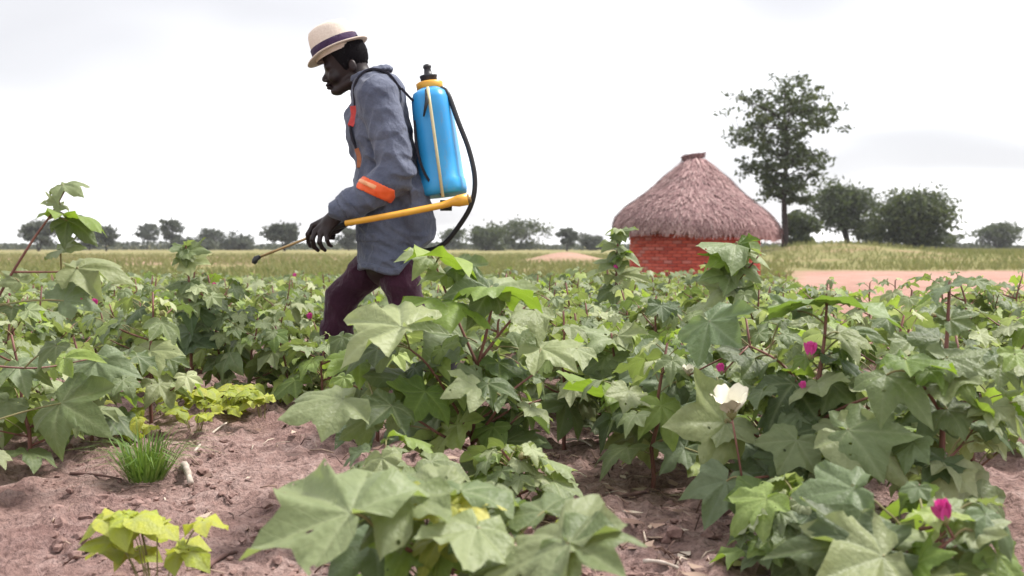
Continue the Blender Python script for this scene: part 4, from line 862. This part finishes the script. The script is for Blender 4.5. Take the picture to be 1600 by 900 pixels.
YM = 4.2
A = lambda px, py, y=YM: np.array(at(px, py, y))
def cloth(name, c1, c2, weave=420, rough=0.9, stain=(0.6, 1.25)):
    m, t, p, o = mat(name); n1 = noise(t, 7, 6, 0.65); n2 = noise(t, weave, 2, 0.6)
    c = ramp(t, n1, [(0.3, c1), (0.7, c2)]); c = mixc(t, 0.35, c, ramp(t, n2, [(0.35, (stain[0],) * 3), (0.65, (stain[1],) * 3)]), 'MULTIPLY'); t.links.new(c, p.inputs['Base Color'])
    p.inputs['Roughness'].default_value = rough; p.inputs['Specular IOR Level'].default_value = 0.15; p.inputs['Sheen Weight'].default_value = 0.15; n3 = noise(t, 11, 3, 0.5, stretch=(1.0, 1.0, 0.45)); rg_ = math_(t, 'ABSOLUTE', math_(t, 'SUBTRACT', n3, 0.5), None); rg2 = math_(t, 'ABSOLUTE', math_(t, 'SUBTRACT', noise(t, 26, 2, 0.5), 0.5), None); bump(t, p, math_(t, 'ADD', math_(t, 'ADD', math_(t, 'MULTIPLY', rg_, -3.0), math_(t, 'MULTIPLY', rg2, -1.2)), math_(t, 'MULTIPLY', n2, 0.12)), 0.7, 0.012); return m
M['jacket'] = cloth('faded_work_jacket', (0.068, 0.078, 0.120), (0.135, 0.150, 0.208)); M['trouser'] = cloth('maroon_trousers', (0.030, 0.009, 0.020), (0.055, 0.017, 0.034))
M['skin'] = simple('skin', (0.013, 0.0065, 0.0072), (0.023, 0.0112, 0.0115), 25, 0.5, 0.15, 0.002, 0.35); M['boot'] = simple('black_boot', (0.012, 0.010, 0.014), (0.03, 0.024, 0.028), 20, 0.55, 0.2, 0.003, 0.4)
M['shirt'] = cloth('teal_shirt', (0.09, 0.16, 0.15), (0.13, 0.2, 0.19)); M['band'] = simple('orange_reflective_band', (0.72, 0.085, 0.02), (0.85, 0.15, 0.05), 30, 0.45, 0.2, 0.003); M['bandhi'] = simple('pale_orange_tape', (0.8, 0.32, 0.14), (0.9, 0.45, 0.25), 40, 0.4, 0.1, 0.002)
M['strap'] = simple('black_webbing', (0.010, 0.010, 0.018), (0.025, 0.023, 0.035), 120, 0.75, 0.3, 0.001); M['red'] = simple('red_strap_pad', (0.5, 0.045, 0.05), (0.65, 0.09, 0.08), 60, 0.7, 0.2, 0.002); M['straw'] = simple('cream_hat_straw', (0.60, 0.50, 0.42), (0.74, 0.65, 0.57), 160, 0.85, 0.4, 0.003)
M['hair'] = simple('cropped_black_hair', (0.004, 0.004, 0.005), (0.012, 0.010, 0.012), 300, 0.95, 0.6, 0.004, 0.1); M['tape'] = simple('brown_orange_webbing', (0.30, 0.10, 0.05), (0.45, 0.17, 0.08), 60, 0.7, 0.2, 0.002); M['hatband'] = cloth('purple_hat_band', (0.030, 0.017, 0.045), (0.055, 0.03, 0.075)); M['tankblue'] = simple('blue_tank_plastic', (0.022, 0.27, 0.62), (0.04, 0.37, 0.74), 3, 0.36, 0.05, 0.01, 0.45)
tn_ = M['tankblue'].node_tree; tp_ = next(n_ for n_ in tn_.nodes if n_.type == 'BSDF_PRINCIPLED'); src_ = tp_.inputs['Base Color'].links[0].from_socket
tn_.links.new(mixc(tn_, ramp(tn_, noise(tn_, 22, 8, 0.75, stretch=(1, 1, 0.35)), [(0.55, (0, 0, 0)), (0.75, (0.6, 0.6, 0.6))]), src_, (0.22, 0.24, 0.25)), tp_.inputs['Base Color'])

M['yellow'] = simple('yellow_plastic', (0.66, 0.30, 0.025), (0.75, 0.38, 0.04), 12, 0.4, 0.1, 0.003, 0.5); M['black'] = simple('black_plastic', (0.012, 0.012, 0.014), (0.022, 0.022, 0.026), 30, 0.45, 0.1, 0.002, 0.5); M['cream'] = simple('cream_rod', (0.55, 0.47, 0.26), (0.66, 0.58, 0.36), 20, 0.4, 0.1, 0.002); M['brass'] = simple('brass_lance', (0.30, 0.20, 0.09), (0.42, 0.29, 0.14), 30, 0.35, 0.1, 0.002, 0.5, 0.6); M['eye'] = simple('eye_white', (0.45, 0.40, 0.36), (0.5, 0.45, 0.4), 30, 0.3, 0, 0)

base = A(600, 606); man = empty('person', (base[0], YM, gz(base[0], YM))); tag(man, 'man in grey blue work jacket, maroon trousers and cream hat walking left with lance', 'person'); OFF = np.array(man.location)
gzm = OFF[2]
# pose
hipR, kneR, ankR = A(606, 388, 4.28), A(534, 466, 4.31), A(520, 572, 4.31); hipL, kneL, ankL = A(612, 388, 4.13), A(640, 486, 4.12), A(695, 568, 4.12)
shL, elL, wrL = A(590, 152, 4.03), A(621, 268, 3.97), A(531, 329, 3.97); shR, elR, wrR = A(594, 150, 4.37), A(630, 276, 4.42), A(548, 338, 4.22)
tor = [(A(592, 150), .110), (A(597, 210), .117), (A(600, 290), .113), (A(606, 360), .118), (A(609, 412), .130)]
# body: head, neck, trunk, limbs and hands as one surface
b = SDF(A(462, 20, 3.86) - 0.0, A(760, 618, 4.54) + 0.0, 0.0045)
b.lo[1] = 3.84
b.chain([(p, r_ - .03) for p, r_ in tor], .03, .66); b.cone(shL, .05, shR, .05, .03)
for h_, k_, a_ in ((hipR, kneR, ankR), (hipL, kneL, ankL)): b.chain([(h_, .075), (k_, .052), (a_, .036)], .02)
for s_, e_, w_ in ((shL, elL, wrL), (shR, elR, wrR)): b.chain([(s_, .05), (e_, .042), (w_, .027)], .02)
for an, dx in ((ankR, -1), (ankL, -1)):
    t_ = np.array([an[0] + dx * .13, an[1], gzm + .05]); b.cone((an[0] + .02, an[1], gzm + .06), .035, t_, .03, .02); b.cone(an, .035, (an[0] + .02, an[1], gzm + .06), .035, .02)
T = R(-22)
b.cone(A(556, 112), .054, A(580, 152), .062, .02); b.ell(A(538, 87), (.088, .072, .096), T, .02); b.ell(A(531, 114.5), (.056, .053, .068), R(-24), .02); b.ell(A(524, 142.5), (.019, .025, .0165), R(-20), .012); b.cone(A(548, 128, 4.16), .022, A(530, 141, 4.185), .02, .014); b.cone(A(548, 128, 4.24), .022, A(530, 141, 4.215), .02, .014)
b.cone(A(515, 110), .010, A(507.5, 123), .0115, .008); b.ell(A(508, 125.5), (.012, .015, .008), 0, .006); b.ell(A(511, 126, 4.184), (.009, .008, .007), 0, .004); b.ell(A(511, 126, 4.216), (.009, .008, .007), 0, .004); b.ell(A(513, 132.8), (.0120, .020, .0062), R(-18), .008); b.ell(A(515, 137.8), (.0118, .019, .0062), R(-10), .007); b.cone(A(512.5, 104, 4.16), .014, A(512.5, 104, 4.24), .014, .010); b.ell(A(521, 120, 4.155), (.022, .016, .022), 0, .012); b.ell(A(521, 120, 4.245), (.022, .016, .022), 0, .012)
for sy in (-1, 1): b.ell(A(551, 103, YM + sy * .070), (.016, .010, .027), R(-15), .008)
kn = [A(489, 353, 4.015), A(493, 361, 3.985), A(501, 365, 3.967), A(510, 365, 3.957)]
for q_ in kn: b.cone(wrL + (A(528, 336, 3.975) - wrL), .020, q_, .0125, .012)
b.cone(wrL, .027, A(514, 346, 3.975), .024, .014)
fing = [[kn[0], A(481, 366, 4.0), A(481, 378, 4.02), A(485, 385, 4.04)], [kn[1], A(488, 374, 3.965), A(491, 386, 3.985), A(497, 391, 4.01)], [kn[2], A(499, 378, 3.95), A(503, 387, 3.97), A(508, 391, 3.995)], [kn[3], A(511, 375, 3.942), A(514, 382, 3.96), A(518, 385, 3.98)]]
for f_, r_ in zip(fing, (.0095, .010, .0095, .0085)): b.chain([(f_[0], r_ + .001), (f_[1], r_), (f_[2], r_ - .001), (f_[3], r_ - .002)], .004)
b.chain([(A(520, 342, 4.0), .015), (A(506, 352, 4.03), .012), (A(494, 358, 4.045), .0105), (A(485, 366, 4.045), .009)], .006)
# the far hand closes on the lance further back
k2 = [A(532, 346, 4.13), A(530, 351, 4.11), A(528, 356, 4.10), A(527, 361, 4.09)]
for q_ in k2:
    b.cone(wrR, .022, q_, .011, .01); b.chain([(q_, .0095), (q_ + np.array([-.03, -.012, -.012]), .009), (q_ + np.array([-.036, .012, -.026]), .0085), (q_ + np.array([-.02, .026, -.028]), .008)], .004)
b.chain([(wrR, .016), (wrR + np.array([-.035, -.045, .012]), .012), (wrR + np.array([-.07, -.065, .0]), .0095)], .006)
link('body', b.mesh('body', M['skin'], None, OFF), man)
hr = SDF(A(490, 40, 4.08), A(600, 150, 4.32), 0.004); hr.ell(A(539, 86.5), (.0935, .0765, .100), T, 0)
hx_, hz_ = (hr.lo[0] + hr.h * np.arange(hr.n[0]))[:, None, None], (hr.lo[2] + hr.h * np.arange(hr.n[2]))[None, None, :]; cut_ = (A(533, 0)[0] - hx_) * .8 + (A(0, 103)[2] - hz_) * .7 + 0 * hr.F
hy_ = (hr.lo[1] + hr.h * np.arange(hr.n[1]))[None, :, None]; hr.F = np.maximum(hr.F + .0012 * (np.sin(hx_ * 900 + 2 * np.sin(hz_ * 210)) + np.sin(hy_ * 700 + hx_ * 330) + np.sin(hz_ * 760 + 2 * np.sin(hx_ * 260 + hy_ * 190))), cut_).astype(np.float32); link('hair', hr.mesh('hair', M['hair'], None, OFF), man)
for sy in (-1, 1):
    g = Geo(); g.tube([(0, 0, -.011), (0, 0, -.007), (0, 0, 0), (0, 0, .007), (0, 0, .011)], [.002, .009, .0115, .009, .002], 10); o = link('eye', g.mesh('eye', M['eye']), man); o.location = Vector(A(519.5, 112.5, YM + sy * .034)) - Vector(OFF)

# jacket
def wrinkle(X, Y, Z, amp, seed):
    w1 = np.sin(X * 19 + Z * 13 + seed) + np.sin(Y * 23 - Z * 17 + seed * 2); w2 = np.sin(X * 31 - Y * 27 + Z * 9 + seed * 3)
    rd = lambda q: 1 - 2.2 * np.abs(np.sin(q * 0.5)) ** 0.75
    a_ = rd((X * 58 + Z * 34) + 2.2 * w1); c_ = rd((Z * 66 - X * 44 + Y * 16) + 2.2 * w2); d_ = rd((Z * 110 + X * 60) + 2.0 * w1 + w2)
    return -amp * (0.6 * a_ * (0.5 + 0.5 * np.sin(w2 + Z * 9)) + 0.6 * c_ * (0.5 + 0.5 * np.sin(w1 + X * 8)) + 0.25 * d_)
j = SDF(A(500, 92, 3.80), A(735, 450, 4.60), 0.0055); j.lo[1] = 3.80
j.chain(tor, .04, .62); j.cone(shL, .078, shR, .078, .05); j.cone(A(580, 140, 4.12), .06, A(580, 140, 4.28), .06, .03)
j.chain([(shL, .082), (A(608, 212, 4.0), .078), (elL, .072), (A(585, 299, 3.965), .070), (A(552, 318, 3.968), .062), (A(536, 327, 3.97), .054), (A(529, 331, 3.97), .047)], .009)
j.chain([(shR, .080), (elR, .076), (A(590, 308, 4.32), .062), (wrR, .046)], .018)
j.chain([(A(630, 240, 4.16), .05), (A(645, 300, 4.14), .056), (A(655, 345, 4.13), .058), (A(662, 385, 4.13), .05)], .05, .5)      # loose tail of the jacket pushed out under the tank
j.cone(A(548, 178, 4.17), .030, A(553, 235, 4.16), .026, .03); j.ell(A(556, 205, 4.14), (.035, .05, .07), 0, .03)
# collar standing round the neck
cc = A(583, 133); ct = R(-20); clr = SDF(A(530, 80, 4.02), A(630, 175, 4.38), 0.004)
for k in range(16):
    a0, a1 = 2 * math.pi * k / 16, 2 * math.pi * (k + 1) / 16
    if k in (7, 8): continue
    def ring(a, hh, rr): x, y, z = math.cos(a) * rr, math.sin(a) * rr * .95, hh; return cc + np.array([x * math.cos(ct) + z * math.sin(ct), y, -x * math.sin(ct) + z * math.cos(ct)]) * np.array([1, 1, 1])
    for hh, rr in ((-.01, .076), (.005, .073), (.02, .072), (.035, .074), (.046, .079), (.046, .086), (.036, .092)): clr.cone(ring(a0, hh, rr), .0075, ring(a1, hh, rr), .0075, .006)
ax_ = [j.lo[i] + j.h * np.arange(j.n[i], dtype=np.float32) for i in range(3)]; GX, GY, GZ = np.meshgrid(*ax_, indexing='ij')
dl = np.sqrt((GX - elL[0]) ** 2 + (GY - elL[1]) ** 2 + (GZ - elL[2]) ** 2); dw = np.sqrt((GX - wrL[0]) ** 2 + (GY - wrL[1]) ** 2 + (GZ - wrL[2]) ** 2)
amp = 0.0050 + 0.0055 * np.exp(-(dl / .11) ** 2) + 0.004 * np.exp(-(dw / .08) ** 2) + 0.0025 * np.clip((A(0, 300)[2] - GZ) / .3, 0, 1)
j.F = (j.F + wrinkle(GX, GY, GZ, 1.0, 1.3).astype(np.float32) * amp).astype(np.float32)
# armhole seam, front placket, pocket flap edges sunk into the cloth
seam = np.abs(np.sqrt((GX - A(602, 0)[0]) ** 2 + (GZ - A(0, 170)[2]) ** 2) - .155) ; j.F += (0.0035 * np.exp(-(seam / .006) ** 2) * ((GY < 4.09) & (GX > A(585, 0)[0]))).astype(np.float32)
hem = GZ - (A(0, 424)[2] + 1.0 * np.clip(GX - A(628, 0)[0], 0, 0.13) + 0.012 * np.sin(GX * 30)); j.F = np.maximum(j.F, -hem.astype(np.float32))
jk = link('jacket', j.mesh('jacket', M['jacket'], None, OFF), man); link('collar', clr.mesh('collar', M['jacket'], None, OFF), jk)
# reflective bands follow the sleeve surface
nb_ = np.array([-0.40, 0, 0.917]); cb_ = A(588, 296, 3.95)
def slab(c, n_, w_, rad, ymax):
    q_ = np.abs((GX - c[0]) * n_[0] + (GZ - c[2]) * n_[2]) - w_; sp_ = np.sqrt((GX - c[0]) ** 2 + (GZ - c[2]) ** 2) - rad
    return np.maximum(np.maximum(q_, sp_), GY - ymax)
nb_ = np.array([0.42, 0, 0.907])
fb = np.maximum(np.maximum(j.F - 0.006, -(j.F + 0.004)), slab(cb_, nb_, .027, .074, 3.99)).astype(np.float32); bo = link('reflective_band', j.mesh('reflective_band', M['band'], fb, OFF), jk); bo['label'] = 'bright orange band round the left sleeve'
cb2 = A(576, 288, 3.95); fb = np.maximum(np.maximum(j.F - 0.009, -(j.F + 0.004)), slab(cb2, nb_, .009, .04, 3.99)).astype(np.float32); link('reflective_tape', j.mesh('reflective_tape', M['bandhi'], fb, OFF), jk)
fd = (elL - wrL) / np.linalg.norm(elL - wrL); cw_ = wrL + fd * .035
q_ = np.abs((GX - cw_[0]) * fd[0] + (GY - cw_[1]) * fd[1] + (GZ - cw_[2]) * fd[2]) - .022; fb = np.maximum(np.maximum(np.maximum(j.F - 0.0045, -(j.F + 0.004)), q_), dw - .12).astype(np.float32); link('cuff', j.mesh('cuff', M['jacket'], fb, OFF), jk)
q_ = np.maximum(np.abs(hem - .016) - .013, np.abs(GX - A(598, 0)[0]) - .11); fb = np.maximum(np.maximum(j.F - 0.003, -(j.F + 0.004)), q_).astype(np.float32); link('hem_band', j.mesh('hem_band', M['jacket'], fb, OFF), jk)
pc = A(578, 372); q_ = np.maximum(np.maximum(np.abs(GX - pc[0] + .2 * (GZ - pc[2])) - .062, np.abs(GZ - pc[2]) - .016), GY - 4.2); fb = np.maximum(np.maximum(j.F - 0.004, -(j.F + 0.004)), q_).astype(np.float32); link('pocket_flap', j.mesh('pocket_flap', M['jacket'], fb, OFF), jk)
del GX, GY, GZ, dl, dw, amp, hem, q_
# shirt collar inside
s_ = SDF(A(540, 100, 4.05), A(610, 170, 4.35), 0.005); s_.chain([(A(556, 146, 4.17), .022), (A(570, 128, 4.15), .018), (A(582, 118, 4.2), .016)], .01); s_.chain([(A(556, 146, 4.23), .022), (A(570, 128, 4.25), .018), (A(582, 118, 4.2), .016)], .01); link('shirt_collar', s_.mesh('shirt_collar', M['shirt'], None, OFF), man)
# trousers
t_ = SDF(A(470, 350, 3.92), A(770, 590, 4.5), 0.006); t_.lo[1] = 3.94
t_.cone(A(608, 375), .10, A(610, 395), .10, .03, .66)
t_.chain([(hipR, .082), (A(574, 425, 4.3), .075), (kneR, .066), (A(526, 518, 4.31), .068), (A(521, 562, 4.31), .064)], .03); t_.chain([(hipL, .082), (A(626, 440, 4.12), .075), (kneL, .066), (A(668, 528, 4.12), .066), (A(690, 558, 4.12), .062)], .03)
ax_ = [t_.lo[i] + t_.h * np.arange(t_.n[i], dtype=np.float32) for i in range(3)]; GX, GY, GZ = np.meshgrid(*ax_, indexing='ij'); t_.F += wrinkle(GX, GY, GZ, 0.0055, 4.1).astype(np.float32); link('trousers', t_.mesh('trousers', M['trouser'], None, OFF), man)
for an, lift in ((ankR, 0), (ankL, .02)):
    lo_ = np.array([an[0] - .28, an[1] - .12, gzm - .05]); hi_ = np.array([an[0] + .16, an[1] + .12, an[2] + .1]); o_ = SDF(lo_, hi_, 0.006); z0 = gzm + .005
    o_.cone((an[0], an[1], an[2] + .05), .052, (an[0] + .01, an[1], z0 + .09), .045, .02); o_.cone((an[0] + .02, an[1], z0 + .045 + lift), .040, (an[0] - .13, an[1], z0 + .04), .042, .03); o_.cone((an[0] - .13, an[1], z0 + .04), .042, (an[0] - .17, an[1], z0 + .035), .034, .02)
    zz_ = o_.lo[2] + o_.h * np.arange(o_.n[2]); o_.F = np.maximum(o_.F, (z0 - zz_)[None, None, :].astype(np.float32)); link('boot', o_.mesh('boot', M['boot'], None, OFF), man)
# hat
hat = link('hat', None, man); hc = Vector(A(526, 78)) - Vector(OFF); tilt = R(-24); hm = Matrix.Translation(hc) @ Matrix.Rotation(tilt, 4, 'Y'); hat.matrix_basis = hm
def hring(z, rx, ry, n_=40, fn=None):
    o = []
    for k in range(n_): a = 2 * math.pi * k / n_; x, y = math.cos(a) * rx, math.sin(a) * ry; zz = z + (fn(x, y) if fn else 0); o.append((x, y, zz))
    return o
def loft(rings, close_top=True):
    V = [p for r_ in rings for p in r_]; n_ = len(rings[0]); Fc = [(i * n_ + k, i * n_ + (k + 1) % n_, (i + 1) * n_ + (k + 1) % n_, (i + 1) * n_ + k) for i in range(len(rings) - 1) for k in range(n_)]
    if close_top: Fc.append(tuple((len(rings) - 1) * n_ + k for k in range(n_)))
    return V, Fc
dent = lambda x, y: -0.018 * math.exp(-(y / .03) ** 2) * (1 - abs(x + .0) / .12) + 0.010 * (x > 0.02) * -1 * (x - .02) / .06
brimz = lambda x, y: -0.10 * max(0, -x - .06) + 0.10 * max(0, x - .085) + 0.55 * abs(y) ** 2
crown = [hring(-.02, .096, .080), hring(.0, .099, .083), hring(.03, .0975, .081), hring(.06, .094, .077), hring(.085, .088, .071), hring(.10, .08, .063), hring(.109, .07, .052, fn=dent), hring(.112, .045, .034, fn=dent), hring(.112, .015, .012, fn=dent)]
V, Fc = loft(crown); link('crown', mesh('crown', V, Fc, M['straw']), hat)
br_ = [hring(.0, .0985, .0825, fn=brimz), hring(-.003, .112, .096, fn=brimz), hring(-.006, .134, .113, fn=brimz), hring(-.009, .135, .114, fn=brimz), hring(-.011, .133, .112, fn=brimz), hring(-.008, .112, .096, fn=brimz), hring(-.006, .090, .078, fn=brimz)]
V, Fc = loft(br_, False); link('brim', mesh('brim', V, Fc, M['straw']), hat)
bd = [hring(.003, .1005, .0845), hring(.008, .1025, .0865), hring(.033, .101, .0845), hring(.036, .098, .0815)]; V, Fc = loft(bd, False); link('hat_band', mesh('hat_band', V, Fc, M['hatband']), hat)

# ---------------------------------------------------------------- knapsack sprayer
tb, tt = Vector(A(694, 306)), Vector(A(672, 140)); spr = empty('knapsack_sprayer', tb); tag(spr, 'blue knapsack sprayer with yellow pump lever, black hose and lance on the man\'s back', 'sprayer')
up = (tt - tb).normalized(); Ht = (tt - tb).length; fx = Vector((0, 1, 0)).cross(up).normalized()
def TB(x, y, z): return fx * x + Vector((0, y, 0)) + up * z
def srect(hx, hy, z, n_=40, e=3.2, cx=0.0):
    o = []
    for k in range(n_):
        a = 2 * math.pi * k / n_; c, s = math.cos(a), math.sin(a); o.append(TB(cx + hx * math.copysign(abs(c) ** (2 / e), c), hy * math.copysign(abs(s) ** (2 / e), s), z))
    return o
tk = [(.075, .14, .0), (.092, .165, .006), (.096, .170, .025), (.094, .170, .06), (.090, .166, .065), (.088, .164, .15), (.084, .160, .26), (.081, .156, .34), (.079, .152, .385), (.070, .140, .412), (.055, .11, .428), (.046, .06, .436), (.044, .046, .445), (.044, .044, .458)]
V, Fc = loft([srect(a_, b_, z_ * Ht / .436, e=3.2 if z_ < .42 else 2.2) for a_, b_, z_ in tk]); Fc.append(tuple(range(39, -1, -1))); tank = link('tank', mesh('tank', V, Fc, M['tankblue']), spr)
def cyl(name, prof_, m, parent, n_=28): V, Fc = loft([[TB(math.cos(2 * math.pi * k / n_) * r_, math.sin(2 * math.pi * k / n_) * r_, z_) for k in range(n_)] for r_, z_ in prof_]); return link(name, mesh(name, V, Fc, m, True), parent)
zt = Ht; cyl('collar', [(.046, zt - .005), (.053, zt), (.054, zt + .012), (.055, zt + .026), (.046, zt + .032), (.02, zt + .032)], M['yellow'], spr); cyl('cap', [(.03, zt + .028), (.034, zt + .034), (.034, zt + .048), (.036, zt + .05), (.036, zt + .058), (.017, zt + .062), (.014, zt + .085), (.018, zt + .09), (.015, zt + .1), (.006, zt + .104)], M['black'], spr)
def L_(p, y=YM): return Vector(A(p[0], p[1], y)) - tb
yf = YM - .178
g = Geo(); g.tube([L_((668, 136), yf + .02), L_((673, 170), yf), L_((682, 235), yf - .005), L_((692, 308), yf - .005)], .0065, 8); link('pump_rod', g.mesh('pump_rod', M['cream']), spr)
g = Geo(); g.tube([L_((666, 140), yf + .03), L_((667, 158), yf), L_((662, 182), yf - .002)], [.006, .008, .004], 8); link('strap_hook', g.mesh('strap_hook', M['black']), spr)
lv_ = [L_((731, 311), yf), L_((716, 314), yf), L_((706, 316), yf), L_((690, 321), yf - .01), L_((620, 335), 3.885), L_((575, 343), 3.88), L_((540, 349), 3.90)]
g = Geo(); g.tube(lv_, [.024, .023, .016, .0135, .0125, .012, .011], 12); lev = link('pump_lever', g.mesh('pump_lever', M['yellow']), spr); g = Geo(); g.tube([L_((736, 310), yf), L_((730, 311), yf)], [.014, .020], 12); link('pivot_bolt', g.mesh('pivot_bolt', M['brass']), lev)
for yb in (-.12, .1): g = Geo(); g.tube([L_((688, 321), YM + yb), L_((706, 321), YM + yb)], .022, 10); link('base_bracket', g.mesh('base_bracket', M['black']), spr)
hs = crom([L_((690, 138), YM - .06), L_((700, 147), YM - .09), L_((716, 190), YM - .10), L_((733, 235), YM - .10), L_((742, 280), YM - .10), L_((737, 318), YM - .09), L_((718, 352), YM - .06), L_((692, 382), YM - .02), L_((660, 392), YM + .02), L_((620, 386), YM + .23), L_((575, 360), YM + .10), L_((556, 344), YM - .10)], 7)
g = Geo(); g.tube(hs, .0105, 10); link('hose', g.mesh('hose', M['black']), spr)
g = Geo(); g.tube([L_((560, 342), 4.07), L_((530, 352), 4.065), L_((510, 360), 4.055)], [.014, .015, .011], 10); link('lance_grip', g.mesh('lance_grip', M['black']), spr)
g = Geo(); g.tube([L_((515, 358), 4.055), L_((478, 373), 4.03), L_((440, 388), 4.0), L_((404, 402), 3.97)], .0052, 8); lan = link('lance', g.mesh('lance', M['brass']), spr)
g = Geo(); g.tube([L_((406, 401), 3.972), L_((400, 404), 3.967), L_((398, 408), 3.965), L_((396, 412), 3.963)], [.008, .0115, .012, .007], 10); link('nozzle', g.mesh('nozzle', M['black']), lan)
def ribbon(name, pts, wdt, m, parent, proj=True, thick=.004):
    P = []
    for (px, py, y) in pts:
        p = A(px, py, y)
        if proj:
            c = np.array([A(600, 0)[0], 4.2 + (y - 4.2) * .75, p[2] if py > 165 else A(0, 165)[2]]); d = p - c; d /= np.linalg.norm(d); lo_, hi_ = 0.0, 0.30
            ts = np.linspace(0.32, 0.02, 90); hit = next((t for t in ts if j.val(c + d * t) < 0), 0.1); p = c + d * (hit + .004)
        P.append(Vector(p) - tb)
    P = crom(P, 5); V = []; Fc = []
    for i, p in enumerate(P):
        d = (P[min(i + 1, len(P) - 1)] - P[max(i - 1, 0)]).normalized(); w_ = Vector((0, 1, 0)); w_ = (w_ - d * d.dot(w_)).normalized(); n_ = d.cross(w_)
        for a_, b_ in ((-1, -1), (1, -1), (1, 1), (-1, 1)): V.append(p + w_ * wdt * a_ + n_ * thick * b_)
    for i in range(len(P) - 1):
        for k in range(4): Fc.append((i * 4 + k, i * 4 + (k + 1) % 4, (i + 1) * 4 + (k + 1) % 4, (i + 1) * 4 + k))
    Fc += [(3, 2, 1, 0), tuple(len(V) - 4 + k for k in range(4))]; return link(name, mesh(name, V, Fc, m, False), parent)
for y in (4.085, 4.315):
    sn = ribbon('shoulder_strap', [(545, 245, y - .01), (545, 205, y - .005), (548, 170, y), (560, 135, y), (580, 118, y), (605, 120, y), (628, 138, y)], .019, M['strap'], spr); 
    ribbon('strap_tail', [(628, 139, y), (640, 152, y), (646, 158, y)], .012, M['strap'], spr, False, .005)
    ribbon('waist_strap', [(648, 190, y), (652, 235, y - .03), (666, 275, y - .04), (690, 304, y - .02)], .014, M['strap'], spr, False, .005)
ribbon('strap_pad', [(541, 198, 4.08), (544, 182, 4.083), (548, 166, 4.084)], .0205, M['red'], spr, True, .012)
ribbon('strap_buckle', [(545, 262, 4.075), (545, 246, 4.075), (545, 232, 4.076)], .02, M['tape'], spr, True, .009)

# ---------------------------------------------------------------- air between here and the tree line
hv = [(x, y, z) for x in (-400, 400) for y in (-30, 330) for z in (-1.9, 16)]
hf = [(0, 1, 3, 2), (4, 6, 7, 5), (0, 4, 5, 1), (2, 3, 7, 6), (0, 2, 6, 4), (1, 5, 7, 3)]
hm_ = bpy.data.materials.new('haze'); hm_.use_nodes = True; ht = hm_.node_tree; ht.nodes.clear()
ho = N(ht, 'ShaderNodeOutputMaterial'); pv = N(ht, 'ShaderNodeVolumePrincipled'); ht.links.new(pv.outputs[0], ho.inputs['Volume'])
pv.inputs['Color'].default_value = (0.93, 0.94, 1.0, 1); pv.inputs['Density'].default_value = 0.0003
haze = link('haze', mesh('haze', hv, hf, hm_, False)); tag(haze, 'thin pale haze lying over the whole field', 'haze', kind='stuff')
